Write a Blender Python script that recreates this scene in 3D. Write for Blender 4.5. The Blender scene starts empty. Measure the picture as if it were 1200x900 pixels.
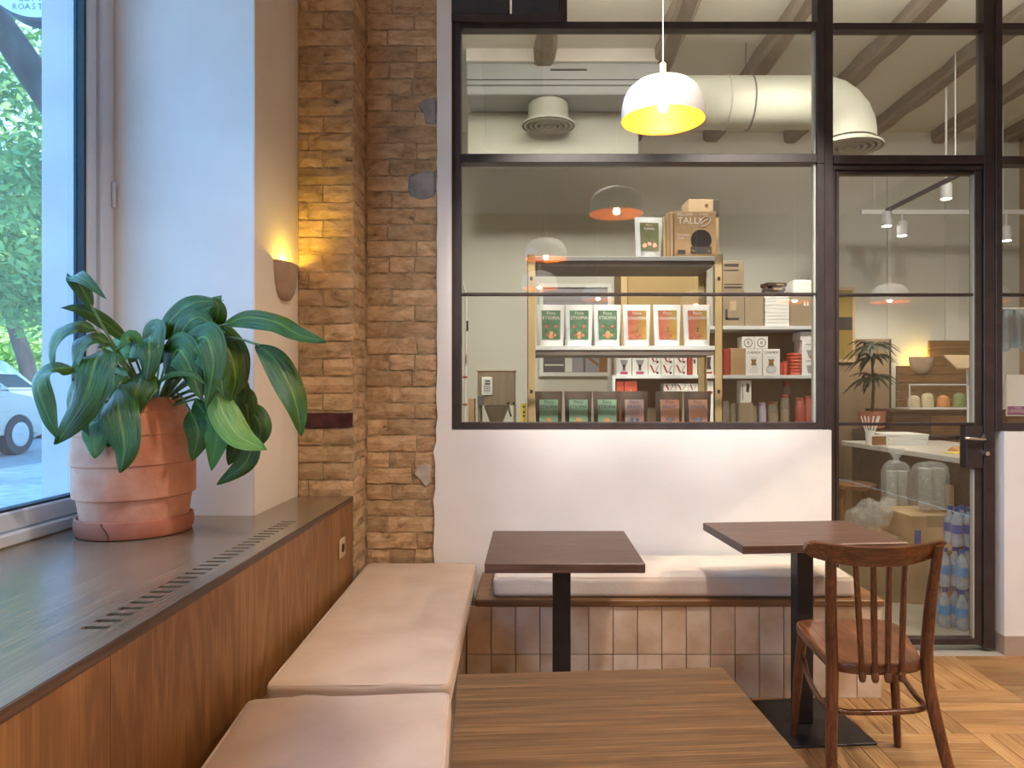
import bpy, bmesh, math, random
from mathutils import Vector, Matrix, Euler, noise

# ------------------------------------------------------------------ camera, sky, lights, exposure
S = bpy.context.scene
COL = S.collection
PI = math.pi
F, CX, CY, EYE = 840.0, 622.0, 455.0, 1.34

cam_d = bpy.data.cameras.new('camera')
cam = bpy.data.objects.new('camera', cam_d)
COL.objects.link(cam)
cam.location = (0, 0, EYE)
cam.rotation_euler = (PI / 2, 0, 0)
cam_d.sensor_width = 36.0
cam_d.lens = F / 1200 * 36.0
cam_d.shift_x = -(CX - 600) / 1200
cam_d.shift_y = (CY - 450) / 1200
cam_d.clip_start = 0.05
cam_d.clip_end = 200
S.camera = cam

S.view_settings.view_transform = 'Standard'
S.view_settings.look = 'None'
S.view_settings.gamma = 1.0
S.view_settings.use_curve_mapping = False
S.view_settings.exposure = 0.10

W = bpy.data.worlds.new('sky')
S.world = W
W.use_nodes = True
wn, wl = W.node_tree.nodes, W.node_tree.links
wn.clear()
wo = wn.new('ShaderNodeOutputWorld')
bg = wn.new('ShaderNodeBackground')
bg.inputs['Strength'].default_value = 5.0
tc = wn.new('ShaderNodeTexCoord')
sx = wn.new('ShaderNodeSeparateXYZ')
cr = wn.new('ShaderNodeValToRGB')
cr.color_ramp.elements[0].position = 0.0
cr.color_ramp.elements[0].color = (0.35, 0.69, 1.0, 1)
cr.color_ramp.elements[1].position = 0.8
cr.color_ramp.elements[1].color = (0.13, 0.41, 1.0, 1)
wl.new(tc.outputs['Generated'], sx.inputs[0])
wl.new(sx.outputs['Z'], cr.inputs[0])
wl.new(cr.outputs[0], bg.inputs['Color'])
wl.new(bg.outputs[0], wo.inputs['Surface'])


def lamp(name, kind, loc, energy, color, rot=(0, 0, 0), **kw):
    d = bpy.data.lights.new(name, kind)
    d.energy = energy
    d.color = color
    for k, v in kw.items():
        setattr(d, k, v)
    o = bpy.data.objects.new(name, d)
    COL.objects.link(o)
    o.location = loc
    o.rotation_euler = rot
    return o


def aim(o, target):
    o.rotation_euler = (Vector(target) - Vector(o.location)).to_track_quat('-Z', 'Y').to_euler()


# the sun stands behind the building and lights the trees across the street
aim(lamp('sun', 'SUN', (6, -6, 12), 5.5, (1.0, 0.95, 0.80), angle=0.01), (-6, 2, 0))
# added fill lamps without fixtures, for the front room and the shop
for fx, fy, fe in ((1.2, -1.6, 240), (3.2, -1.6, 360), (0.8, 1.6, 265), (2.9, 1.4, 300)):
    lamp('front_fill_spot', 'SPOT', (fx, fy, 3.86), fe, (1.0, 0.89, 0.77), spot_size=2.15, spot_blend=0.8, shadow_soft_size=0.10)  # added fill, lifts the whole front room
lamp('shop_fill_strip', 'AREA', (1.6, 4.02, 3.62), 40, (1.0, 0.93, 0.82), rot=(0.9, 0, 0), shape='RECTANGLE', size=4.6, size_y=0.25)  # added fill strip, out of view above the glazing
for k, (fx, fe) in enumerate(((-0.4, 80), (0.6, 100), (1.7, 100), (2.9, 38))):
    aim(lamp('shop_fill_spot', 'SPOT', (fx, 3.98, 3.45), fe, (1.0, 0.93, 0.82), spot_size=1.6, spot_blend=0.7, shadow_soft_size=0.06), (fx * 0.9 + 0.1, 5.6, 1.75))  # added fill for the shop shelves and back wall
for fx, tx in ((0.2, 0.25), (1.5, 0.95)):
    aim(lamp('rack_fill_spot', 'SPOT', (fx, 1.5, 3.86), 480, (1.0, 0.92, 0.82), spot_size=0.50, spot_blend=0.6, shadow_soft_size=0.05), (tx, 4.3, 1.35))  # added fill that brightens the pouches on the rack
# added square spot without a fixture, throws the bright floor patch round the chair
fs = lamp('floor_patch_spot', 'SPOT', (3.35, 2.6, 3.70), 360, (1.0, 0.80, 0.52), spot_size=0.42, spot_blend=0.06, use_square=True, shadow_soft_size=0.03)
aim(fs, (1.22, 3.05, 0))


# ------------------------------------------------------------------ helpers
def at(px, py, y):
    """world point seen at pixel (px, py) at depth y"""
    return Vector(((px - CX) * y / F, y, EYE - (py - CY) * y / F))


def sx_(px, y):
    return (px - CX) * y / F


def sz_(py, y):
    return EYE - (py - CY) * y / F


def props(o, label=None, cat=None, group=None, kind=None):
    if label: o['label'] = label
    if cat: o['category'] = cat
    if group: o['group'] = group
    if kind: o['kind'] = kind
    return o


def thing(name, label, cat, loc=(0, 0, 0), rz=0.0, group=None):
    o = bpy.data.objects.new(name, None)
    o.empty_display_size = 0.1
    COL.objects.link(o)
    o.location = loc
    o.rotation_euler = (0, 0, rz)
    return props(o, label, cat, group)


def struct(name, loc=(0, 0, 0)):
    o = bpy.data.objects.new(name, None)
    COL.objects.link(o)
    o.location = loc
    o['kind'] = 'structure'
    return o


def obj(name, bm, mat, parent=None, smooth=False, loc=None, rot=None, angle=None):
    me = bpy.data.meshes.new(name)
    bmesh.ops.recalc_face_normals(bm, faces=bm.faces[:])
    bm.to_mesh(me)
    bm.free()
    if isinstance(mat, (list, tuple)):
        for m in mat: me.materials.append(m)
    else:
        me.materials.append(mat)
    if smooth:
        me.shade_smooth()
        if angle is None: angle = 0.7
        try:
            me.set_sharp_from_angle(angle=angle)
        except Exception:
            pass
    o = bpy.data.objects.new(name, me)
    COL.objects.link(o)
    if parent: o.parent = parent
    if loc is not None: o.location = loc
    if rot is not None: o.rotation_euler = rot
    return o


def copy_obj(o, parent=None, loc=None, rot=None, scale=None):
    c = o.copy()
    COL.objects.link(c)
    c.parent = parent
    if loc is not None: c.location = loc
    if rot is not None: c.rotation_euler = rot
    if scale is not None: c.scale = scale
    return c


def copy_tree(o, parent=None):
    c = o.copy()
    COL.objects.link(c)
    c.parent = parent
    for ch in list(o.children):
        copy_tree(ch, c)
    return c


def B(x0, x1, y0, y1, z0, z1, bev=0.0, seg=1, bm=None):
    """a box, bevelled if asked for"""
    own = bmesh.new()
    vs = [own.verts.new((x, y, z)) for x in (x0, x1) for y in (y0, y1) for z in (z0, z1)]
    for f in ((0, 1, 3, 2), (4, 6, 7, 5), (0, 4, 5, 1), (2, 3, 7, 6), (0, 2, 6, 4), (1, 5, 7, 3)):
        own.faces.new([vs[i] for i in f])
    bmesh.ops.recalc_face_normals(own, faces=own.faces[:])
    if bev > 0:
        bmesh.ops.bevel(own, geom=own.edges[:], offset=bev, segments=seg, affect='EDGES', profile=0.5)
    if bm is None:
        return own
    merge(bm, own)
    return bm


def merge(bm, own):
    vm = {}
    for v in own.verts: vm[v] = bm.verts.new(v.co)
    for f in own.faces:
        try:
            nf = bm.faces.new([vm[v] for v in f.verts])
            nf.material_index = f.material_index
        except ValueError:
            pass
    own.free()


def lathe(profile, n=32, bm=None, cap0=True, cap1=True, center=(0, 0)):
    """profile: (radius, z) list turned about the z axis"""
    bm = bm or bmesh.new()
    rings = []
    for r, z in profile:
        rings.append([bm.verts.new((center[0] + r * math.cos(2 * PI * i / n), center[1] + r * math.sin(2 * PI * i / n), z)) for i in range(n)])
    for a, b in zip(rings, rings[1:]):
        for i in range(n):
            bm.faces.new((a[i], a[(i + 1) % n], b[(i + 1) % n], b[i]))
    if cap0: bm.faces.new(rings[0][::-1])
    if cap1: bm.faces.new(rings[-1])
    return bm


def sweep(pts, radii, n=8, bm=None, closed=False, flat=None):
    """a tube along pts; flat=(a, b) gives an elliptic section"""
    bm = bm or bmesh.new()
    pts = [Vector(p) for p in pts]
    if not isinstance(radii, (list, tuple)): radii = [radii] * len(pts)
    m = len(pts)
    rings = []
    up = Vector((0, 0, 1))
    prev = None
    for k, p in enumerate(pts):
        if closed:
            t = pts[(k + 1) % m] - pts[k - 1]
        else:
            t = pts[min(k + 1, m - 1)] - pts[max(k - 1, 0)]
        t.normalize()
        if prev is None:
            a = up.cross(t)
            if a.length < 0.05: a = Vector((1, 0, 0)).cross(t) if abs(t.x) < 0.9 else Vector((0, 1, 0)).cross(t)
        else:
            a = prev - t * prev.dot(t)
        a.normalize()
        prev = a
        b = t.cross(a)
        fa, fb = flat or (1, 1)
        rings.append([bm.verts.new(p + (a * math.cos(2 * PI * i / n) * fa + b * math.sin(2 * PI * i / n) * fb) * radii[k]) for i in range(n)])
    pairs = list(zip(rings, rings[1:]))
    if closed: pairs.append((rings[-1], rings[0]))
    for a, b in pairs:
        for i in range(n):
            bm.faces.new((a[i], a[(i + 1) % n], b[(i + 1) % n], b[i]))
    if not closed:
        bm.faces.new(rings[0][::-1])
        bm.faces.new(rings[-1])
    return bm


def prism(poly, axis, a0, a1, bm=None):
    """extrude a 2D polygon along an axis ('x','y','z')"""
    bm = bm or bmesh.new()

    def pt(u, v, a):
        return {'x': (a, u, v), 'y': (u, a, v), 'z': (u, v, a)}[axis]
    lo = [bm.verts.new(pt(u, v, a0)) for u, v in poly]
    hi = [bm.verts.new(pt(u, v, a1)) for u, v in poly]
    n = len(poly)
    bm.faces.new(lo[::-1])
    bm.faces.new(hi)
    for i in range(n):
        bm.faces.new((lo[i], lo[(i + 1) % n], hi[(i + 1) % n], hi[i]))
    return bm


def rounded(hx, hy, hz, r, cuts=10, bulge=0.0, wr=0.0, seed=0):
    """a soft slab: rounded box centred at the origin with a bulging top and wrinkles"""
    bm = bmesh.new()
    bmesh.ops.create_cube(bm, size=2.0)
    bmesh.ops.subdivide_edges(bm, edges=bm.edges[:], cuts=cuts, use_grid_fill=True)
    for v in bm.verts:
        # denser loops towards the edges
        q = [math.sin(c * PI / 2) for c in v.co]
        p = Vector((q[0] * hx, q[1] * hy, q[2] * hz))
        inner = Vector((max(-hx + r, min(hx - r, p.x)), max(-hy + r, min(hy - r, p.y)), max(-hz + r, min(hz - r, p.z))))
        d = p - inner
        if d.length > 1e-6: p = inner + d.normalized() * r
        if p.z > 0:
            p.z += bulge * (1 - (p.x / hx) ** 2) * (1 - (p.y / hy) ** 4)
        if wr and p.z > -hz * 0.4:
            p += Vector((0.3, 0.3, 1)) * wr * noise.noise(Vector((p.x * 9 + seed, p.y * 6, p.z * 9)))
            p.z += wr * 0.5 * noise.noise(Vector((p.x * 30 + seed, p.y * 22, 3)))
        v.co = p
    return bm


def text_bm(body, size, extrude=0.0004, align='CENTER'):
    c = bpy.data.curves.new('lettering', 'FONT')
    c.body = body
    c.size = size
    c.align_x = align
    c.extrude = extrude
    c.resolution_u = 2
    t = bpy.data.objects.new('lettering', c)
    COL.objects.link(t)
    dg = bpy.context.evaluated_depsgraph_get()
    me = bpy.data.meshes.new_from_object(t.evaluated_get(dg))
    bm = bmesh.new()
    bm.from_mesh(me)
    bpy.data.objects.remove(t)
    bpy.data.meshes.remove(me)
    bpy.data.curves.remove(c)
    return bm


# ------------------------------------------------------------------ materials
def base_mat(name):
    m = bpy.data.materials.new(name)
    m.use_nodes = True
    nt = m.node_tree
    b = nt.nodes['Principled BSDF']
    return m, nt, b


def mk(name, c1, c2=None, rough=0.6, scale=6.0, stretch=(1, 1, 1), detail=4.0, bump=0.0, bscale=None, rand=0.0, metal=0.0,
       emit=None, estr=0.0, spec=0.5, distort=0.0, lo=0.35, hi=0.65, trans=0.0, sheen=0.0, alpha=1.0, bdist=0.01):
    """noise-driven procedural material; rand varies the value from object to object"""
    m, nt, b = base_mat(name)
    N, L = nt.nodes, nt.links
    c2 = c2 or c1
    tcn = N.new('ShaderNodeTexCoord')
    oi = N.new('ShaderNodeObjectInfo')
    mp = N.new('ShaderNodeMapping')
    mp.inputs['Scale'].default_value = stretch
    addv = N.new('ShaderNodeVectorMath')
    addv.operation = 'ADD'
    sc = N.new('ShaderNodeVectorMath')
    sc.operation = 'SCALE'
    sc.inputs['Scale'].default_value = 37.0
    comb = N.new('ShaderNodeCombineXYZ')
    for i in range(3): L.new(oi.outputs['Random'], comb.inputs[i])
    L.new(comb.outputs[0], sc.inputs[0])
    L.new(tcn.outputs['Object'], mp.inputs[0])
    L.new(mp.outputs[0], addv.inputs[0])
    L.new(sc.outputs[0], addv.inputs[1])
    nz = N.new('ShaderNodeTexNoise')
    nz.inputs['Scale'].default_value = scale
    nz.inputs['Detail'].default_value = detail
    nz.inputs['Distortion'].default_value = distort
    L.new(addv.outputs[0], nz.inputs['Vector'])
    rp = N.new('ShaderNodeValToRGB')
    rp.color_ramp.elements[0].position = lo
    rp.color_ramp.elements[1].position = hi
    rp.color_ramp.elements[0].color = (*c1, 1)
    rp.color_ramp.elements[1].color = (*c2, 1)
    L.new(nz.outputs['Fac'], rp.inputs[0])
    out = rp.outputs[0]
    if rand:
        hsv = N.new('ShaderNodeHueSaturation')
        mr = N.new('ShaderNodeMapRange')
        mr.inputs['To Min'].default_value = 1 - rand
        mr.inputs['To Max'].default_value = 1 + rand
        L.new(oi.outputs['Random'], mr.inputs['Value'])
        L.new(mr.outputs[0], hsv.inputs['Value'])
        L.new(out, hsv.inputs['Color'])
        out = hsv.outputs[0]
    L.new(out, b.inputs['Base Color'])
    b.inputs['Roughness'].default_value = rough
    b.inputs['Metallic'].default_value = metal
    b.inputs['Specular IOR Level'].default_value = spec
    if trans: b.inputs['Transmission Weight'].default_value = trans
    if sheen: b.inputs['Sheen Weight'].default_value = sheen
    if alpha < 1: b.inputs['Alpha'].default_value = alpha
    if emit:
        b.inputs['Emission Color'].default_value = (*emit, 1)
        b.inputs['Emission Strength'].default_value = estr
    if bump:
        bp = N.new('ShaderNodeBump')
        bp.inputs['Strength'].default_value = bump
        bp.inputs['Distance'].default_value = bdist
        src = nz
        if bscale:
            src = N.new('ShaderNodeTexNoise')
            src.inputs['Scale'].default_value = bscale
            src.inputs['Detail'].default_value = 5
            L.new(addv.outputs[0], src.inputs['Vector'])
        L.new(src.outputs['Fac'], bp.inputs['Height'])
        L.new(bp.outputs[0], b.inputs['Normal'])
    return m


def wood(name, dark, mid, light, axis, scale=1.0, rough=0.4, rand=0.0, rings=7.0, bump=0.06, coat=0.0, fig=0.5, fib=0.60):
    """grain: broad figure plus fine fibres stretched along one axis"""
    m, nt, b = base_mat(name)
    N, L = nt.nodes, nt.links
    tcn = N.new('ShaderNodeTexCoord')
    oi = N.new('ShaderNodeObjectInfo')
    comb = N.new('ShaderNodeCombineXYZ')
    for i in range(3): L.new(oi.outputs['Random'], comb.inputs[i])
    sc = N.new('ShaderNodeVectorMath')
    sc.operation = 'SCALE'
    sc.inputs['Scale'].default_value = 23.0
    L.new(comb.outputs[0], sc.inputs[0])
    addv = N.new('ShaderNodeVectorMath')
    addv.operation = 'ADD'
    L.new(tcn.outputs['Object'], addv.inputs[0])
    L.new(sc.outputs[0], addv.inputs[1])

    def stretched(along, across):
        mp = N.new('ShaderNodeMapping')
        s = [across * scale] * 3
        s['xyz'.index(axis)] = along * scale
        mp.inputs['Scale'].default_value = s
        L.new(addv.outputs[0], mp.inputs[0])
        return mp
    n1 = N.new('ShaderNodeTexNoise')
    n1.inputs['Scale'].default_value = 1.0
    n1.inputs['Detail'].default_value = 3
    n1.inputs['Distortion'].default_value = 0.6
    L.new(stretched(1.1, 6.0).outputs[0], n1.inputs['Vector'])
    # figure: contour lines of the broad noise
    mul = N.new('ShaderNodeMath')
    mul.operation = 'MULTIPLY'
    mul.inputs[1].default_value = rings
    L.new(n1.outputs['Fac'], mul.inputs[0])
    fr = N.new('ShaderNodeMath')
    fr.operation = 'PINGPONG'
    fr.inputs[1].default_value = 0.5
    L.new(mul.outputs[0], fr.inputs[0])
    n2 = N.new('ShaderNodeTexNoise')
    n2.inputs['Scale'].default_value = 1.0
    n2.inputs['Detail'].default_value = 5
    L.new(stretched(5.0, 250.0).outputs[0], n2.inputs['Vector'])
    mixf = N.new('ShaderNodeMath')
    mixf.operation = 'MULTIPLY_ADD'
    mixf.inputs[1].default_value = fig
    L.new(fr.outputs[0], mixf.inputs[0])
    half = N.new('ShaderNodeMapRange')
    half.inputs['From Min'].default_value = 0.30
    half.inputs['From Max'].default_value = 0.70
    half.inputs['To Max'].default_value = fib
    L.new(n2.outputs['Fac'], half.inputs['Value'])
    L.new(half.outputs[0], mixf.inputs[2])
    rp = N.new('ShaderNodeValToRGB')
    e = rp.color_ramp.elements
    e[0].position, e[0].color = 0.22, (*dark, 1)
    e[1].position, e[1].color = 0.82, (*light, 1)
    em = e.new(0.5)
    em.color = (*mid, 1)
    L.new(mixf.outputs[0], rp.inputs[0])
    out = rp.outputs[0]
    if rand:
        hsv = N.new('ShaderNodeHueSaturation')
        mr = N.new('ShaderNodeMapRange')
        mr.inputs['To Min'].default_value = 1 - rand
        mr.inputs['To Max'].default_value = 1 + rand
        L.new(oi.outputs['Random'], mr.inputs['Value'])
        L.new(mr.outputs[0], hsv.inputs['Value'])
        L.new(out, hsv.inputs['Color'])
        out = hsv.outputs[0]
    L.new(out, b.inputs['Base Color'])
    b.inputs['Roughness'].default_value = rough
    b.inputs['Coat Weight'].default_value = coat
    b.inputs['Coat Roughness'].default_value = 0.2
    bp = N.new('ShaderNodeBump')
    bp.inputs['Strength'].default_value = bump
    bp.inputs['Distance'].default_value = 0.004
    L.new(mixf.outputs[0], bp.inputs['Height'])
    L.new(bp.outputs[0], b.inputs['Normal'])
    return m


def glass_mat(name, tint, ior=1.72, rough=0.0):
    """thin pane: mostly see-through with a Fresnel mirror on top"""
    m = bpy.data.materials.new(name)
    m.use_nodes = True
    nt = m.node_tree
    N, L = nt.nodes, nt.links
    N.clear()
    o = N.new('ShaderNodeOutputMaterial')
    tr = N.new('ShaderNodeBsdfTransparent')
    tr.inputs[0].default_value = (*tint, 1)
    gl = N.new('ShaderNodeBsdfGlossy')
    gl.inputs['Roughness'].default_value = rough
    gl.inputs['Color'].default_value = (1, 1, 1, 1)
    fr = N.new('ShaderNodeFresnel')
    geo = N.new('ShaderNodeNewGeometry')
    mr = N.new('ShaderNodeMapRange')          # same index seen from either side of the thin sheet
    mr.inputs['To Min'].default_value = ior
    mr.inputs['To Max'].default_value = 1 / ior
    L.new(geo.outputs['Backfacing'], mr.inputs['Value'])
    L.new(mr.outputs[0], fr.inputs['IOR'])
    mx = N.new('ShaderNodeMixShader')
    L.new(fr.outputs[0], mx.inputs[0])
    L.new(tr.outputs[0], mx.inputs[1])
    L.new(gl.outputs[0], mx.inputs[2])
    L.new(mx.outputs[0], o.inputs['Surface'])
    return m


def film_mat(name, color, amount):
    """thin crumpled plastic film: partly see-through, glossy, milky"""
    m = bpy.data.materials.new(name)
    m.use_nodes = True
    N, L = m.node_tree.nodes, m.node_tree.links
    b = N['Principled BSDF']
    b.inputs['Base Color'].default_value = (*color, 1)
    b.inputs['Roughness'].default_value = 0.15
    tcn = N.new('ShaderNodeTexCoord')
    nz = N.new('ShaderNodeTexNoise')
    nz.inputs['Scale'].default_value = 22
    nz.inputs['Detail'].default_value = 4
    L.new(tcn.outputs['Object'], nz.inputs['Vector'])
    bp = N.new('ShaderNodeBump')
    bp.inputs['Strength'].default_value = 0.9
    L.new(nz.outputs['Fac'], bp.inputs['Height'])
    L.new(bp.outputs[0], b.inputs['Normal'])
    mr = N.new('ShaderNodeMapRange')
    mr.inputs['To Min'].default_value = amount - 0.18
    mr.inputs['To Max'].default_value = amount + 0.25
    L.new(nz.outputs['Fac'], mr.inputs['Value'])
    L.new(mr.outputs[0], b.inputs['Alpha'])
    return m


M = {}
M['plaster_white'] = mk('plaster_white', (0.80, 0.79, 0.77), (0.86, 0.85, 0.83), rough=0.75, scale=3, bump=0.08, bscale=14)
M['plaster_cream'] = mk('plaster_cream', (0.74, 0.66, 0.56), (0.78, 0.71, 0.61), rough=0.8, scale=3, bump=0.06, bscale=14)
M['plaster_shop'] = mk('plaster_shop', (0.64, 0.63, 0.56), (0.70, 0.69, 0.62), rough=0.85, scale=1.2, bump=0.05, bscale=10)
M['ceiling'] = mk('ceiling_paint', (0.66, 0.64, 0.56), (0.70, 0.68, 0.60), rough=0.9, scale=2)
M['beam'] = wood('beam_wood', (0.19, 0.155, 0.115), (0.25, 0.205, 0.155), (0.31, 0.26, 0.20), 'y', rough=0.8)
M['mortar'] = mk('mortar', (0.30, 0.21, 0.125), (0.54, 0.40, 0.25), rough=0.95, scale=22, bump=0.6, bscale=60)


def brick_mat(name, stops, speck=0.5):
    m, nt, b = base_mat(name)
    N, L = nt.nodes, nt.links
    tcn = N.new('ShaderNodeTexCoord')
    oi = N.new('ShaderNodeObjectInfo')
    comb = N.new('ShaderNodeCombineXYZ')
    for i in range(3): L.new(oi.outputs['Random'], comb.inputs[i])
    sc = N.new('ShaderNodeVectorMath')
    sc.operation = 'SCALE'
    sc.inputs['Scale'].default_value = 41.0
    L.new(comb.outputs[0], sc.inputs[0])
    addv = N.new('ShaderNodeVectorMath')
    addv.operation = 'ADD'
    L.new(tcn.outputs['Object'], addv.inputs[0])
    L.new(sc.outputs[0], addv.inputs[1])
    mp = N.new('ShaderNodeMapping')
    mp.inputs['Scale'].default_value = (1, 1, 1.9)
    L.new(addv.outputs[0], mp.inputs[0])
    nz = N.new('ShaderNodeTexNoise')
    nz.inputs['Scale'].default_value = 11
    nz.inputs['Detail'].default_value = 9
    nz.inputs['Roughness'].default_value = 0.68
    nz.inputs['Distortion'].default_value = 0.5
    L.new(mp.outputs[0], nz.inputs['Vector'])
    rp = N.new('ShaderNodeValToRGB')
    e = rp.color_ramp.elements
    e[0].position, e[0].color = stops[0][0], (*stops[0][1], 1)
    e[1].position, e[1].color = stops[-1][0], (*stops[-1][1], 1)
    for p, c in stops[1:-1]:
        x = e.new(p)
        x.color = (*c, 1)
    L.new(nz.outputs['Fac'], rp.inputs[0])
    hsv = N.new('ShaderNodeHueSaturation')
    mr = N.new('ShaderNodeMapRange')
    mr.inputs['To Min'].default_value = 0.80
    mr.inputs['To Max'].default_value = 1.18
    L.new(oi.outputs['Random'], mr.inputs['Value'])
    L.new(mr.outputs[0], hsv.inputs['Value'])
    L.new(rp.outputs[0], hsv.inputs['Color'])
    n2 = N.new('ShaderNodeTexNoise')
    n2.inputs['Scale'].default_value = 70
    n2.inputs['Detail'].default_value = 3
    L.new(addv.outputs[0], n2.inputs['Vector'])
    m2 = N.new('ShaderNodeMapRange')
    m2.inputs['From Min'].default_value = 0.66
    m2.inputs['From Max'].default_value = 0.74
    m2.inputs['To Max'].default_value = speck
    L.new(n2.outputs['Fac'], m2.inputs['Value'])
    mx = N.new('ShaderNodeMix')
    mx.data_type = 'RGBA'
    L.new(m2.outputs[0], mx.inputs['Factor'])
    L.new(hsv.outputs[0], mx.inputs['A'])
    mx.inputs['B'].default_value = (0.66, 0.58, 0.48, 1)
    L.new(mx.outputs['Result'], b.inputs['Base Color'])
    b.inputs['Roughness'].default_value = 0.92
    bp = N.new('ShaderNodeBump')
    bp.inputs['Strength'].default_value = 1.0
    bp.inputs['Distance'].default_value = 0.010
    L.new(nz.outputs['Fac'], bp.inputs['Height'])
    L.new(bp.outputs[0], b.inputs['Normal'])
    return m


M['brick'] = brick_mat('old_brick', ((0.29, (0.09, 0.058, 0.034)), (0.36, (0.36, 0.235, 0.125)), (0.50, (0.54, 0.365, 0.205)), (0.68, (0.68, 0.49, 0.30))))
M['brick_side'] = brick_mat('old_brick_side', ((0.30, (0.16, 0.10, 0.06)), (0.40, (0.40, 0.265, 0.15)), (0.55, (0.52, 0.36, 0.21)), (0.70, (0.62, 0.46, 0.29))), 0.2)
M['brick_glazed'] = mk('dark_glazed_brick', (0.045, 0.010, 0.012), (0.10, 0.025, 0.025), rough=0.25, scale=14, bump=0.4, bscale=30)
M['cement'] = mk('grey_cement', (0.24, 0.23, 0.23), (0.36, 0.35, 0.35), rough=0.9, scale=10, bump=0.3, bscale=40)
M['cement_light'] = mk('light_cement', (0.42, 0.36, 0.30), (0.58, 0.51, 0.43), rough=0.9, scale=16, bump=0.5, bscale=50)
M['rear_brick'] = mk('rear_wall_brown', (0.16, 0.105, 0.065), (0.26, 0.18, 0.115), rough=0.9, scale=3)
M['steel'] = mk('dark_painted_steel', (0.030, 0.021, 0.022), (0.045, 0.032, 0.033), rough=0.42, scale=12)
M['steel_panel'] = mk('slate_panel', (0.035, 0.035, 0.042), (0.05, 0.05, 0.058), rough=0.5, scale=5)
M['black_metal'] = mk('black_powder_coat', (0.010, 0.009, 0.011), (0.017, 0.015, 0.018), rough=0.45, scale=20)
M['chrome'] = mk('chrome', (0.75, 0.75, 0.76), rough=0.2, metal=1.0)
M['glass'] = glass_mat('clear_glass', (0.955, 0.965, 0.95))
M['window_glass'] = glass_mat('window_glass', (0.97, 0.99, 0.99))
M['pvc'] = mk('white_pvc', (0.64, 0.71, 0.80), (0.68, 0.75, 0.84), rough=0.35, scale=4)
M['gasket'] = mk('black_gasket', (0.02, 0.03, 0.04), rough=0.6)
M['sill'] = wood('sill_veneer', (0.17, 0.118, 0.07), (0.23, 0.165, 0.10), (0.29, 0.215, 0.135), 'y', rough=0.27, rings=6, bump=0.004, coat=0.4, fig=0.45, fib=0.40)
M['panel'] = wood('panel_veneer', (0.185, 0.078, 0.020), (0.285, 0.132, 0.040), (0.42, 0.225, 0.085), 'z', rough=0.45, rings=7, bump=0.01, fig=0.62, fib=0.36)
M['table'] = wood('table_oak', (0.070, 0.034, 0.023), (0.125, 0.065, 0.044), (0.22, 0.130, 0.094), 'x', rough=0.42, rings=9, bump=0.03, fig=0.28)
M['table_near'] = wood('table_oak_near', (0.080, 0.037, 0.011), (0.140, 0.067, 0.021), (0.25, 0.135, 0.050), 'x', rough=0.42, rings=9, bump=0.03, fig=0.28)
M['chair'] = wood('chair_varnish', (0.055, 0.016, 0.006), (0.115, 0.034, 0.011), (0.20, 0.070, 0.024), 'z', rough=0.28, rings=5, bump=0.04, coat=0.3)
M['chair_seat'] = wood('chair_seat_varnish', (0.075, 0.024, 0.010), (0.15, 0.055, 0.022), (0.25, 0.11, 0.05), 'y', rough=0.3, rings=7, bump=0.04, coat=0.3)
M['oak_x'] = wood('floor_oak_x', (0.23, 0.115, 0.04), (0.33, 0.185, 0.075), (0.43, 0.27, 0.125), 'x', rough=0.45, rings=4, rand=0.22)
M['oak_y'] = wood('floor_oak_y', (0.23, 0.115, 0.04), (0.33, 0.185, 0.075), (0.43, 0.27, 0.125), 'y', rough=0.45, rings=4, rand=0.22)
M['bench_board'] = wood('bench_board', (0.15, 0.068, 0.026), (0.22, 0.11, 0.045), (0.29, 0.155, 0.07), 'x', rough=0.5)
M['fabric'] = mk('beige_fabric', (0.50, 0.37, 0.265), (0.58, 0.445, 0.33), rough=0.9, scale=5, bump=0.25, bscale=90, sheen=0.2, bdist=0.004)
M['fabric_pale'] = mk('pale_fabric', (0.62, 0.54, 0.47), (0.70, 0.62, 0.55), rough=0.9, scale=5, bump=0.25, bscale=90, sheen=0.2, bdist=0.004)
M['piping'] = mk('fabric_piping', (0.60, 0.47, 0.37), rough=0.9)
M['tile'] = mk('glazed_tile', (0.52, 0.37, 0.24), (0.74, 0.63, 0.51), rough=0.22, scale=5, detail=6, rand=0.15, bump=0.08, bscale=9)
M['grout'] = mk('grout', (0.30, 0.22, 0.15), rough=0.95)
M['terracotta'] = mk('terracotta', (0.52, 0.175, 0.085), (0.78, 0.42, 0.30), rough=0.85, scale=6, detail=8, bump=0.3, bscale=30, lo=0.3, hi=0.7)
M['terracotta_saucer'] = mk('terracotta_saucer', (0.40, 0.13, 0.075), (0.50, 0.19, 0.115), rough=0.75, scale=9, bump=0.15)
M['soil'] = mk('soil', (0.03, 0.018, 0.01), (0.07, 0.045, 0.03), rough=1.0, scale=40, bump=0.8)
M['stem'] = mk('leaf_stem', (0.10, 0.20, 0.05), (0.16, 0.27, 0.08), rough=0.5)
M['clay'] = mk('clay_lamp', (0.36, 0.25, 0.17), (0.44, 0.32, 0.23), rough=0.85, scale=12, bump=0.15)
M['lamp_white'] = mk('lamp_white', (0.80, 0.80, 0.80), rough=0.45)
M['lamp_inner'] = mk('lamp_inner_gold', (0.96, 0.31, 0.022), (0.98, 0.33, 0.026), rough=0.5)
M['bulb'] = mk('lit_bulb', (1, 0.8, 0.5), rough=0.3, emit=(1.0, 0.72, 0.25), estr=14)
M['warm_bulb'] = mk('lit_yellow_bulb', (1, 0.8, 0.3), rough=0.3, emit=(1.0, 0.70, 0.12), estr=9)
M['led'] = mk('lit_led', (1, 1, 1), rough=0.3, emit=(1.0, 0.95, 0.86), estr=16)
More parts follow.
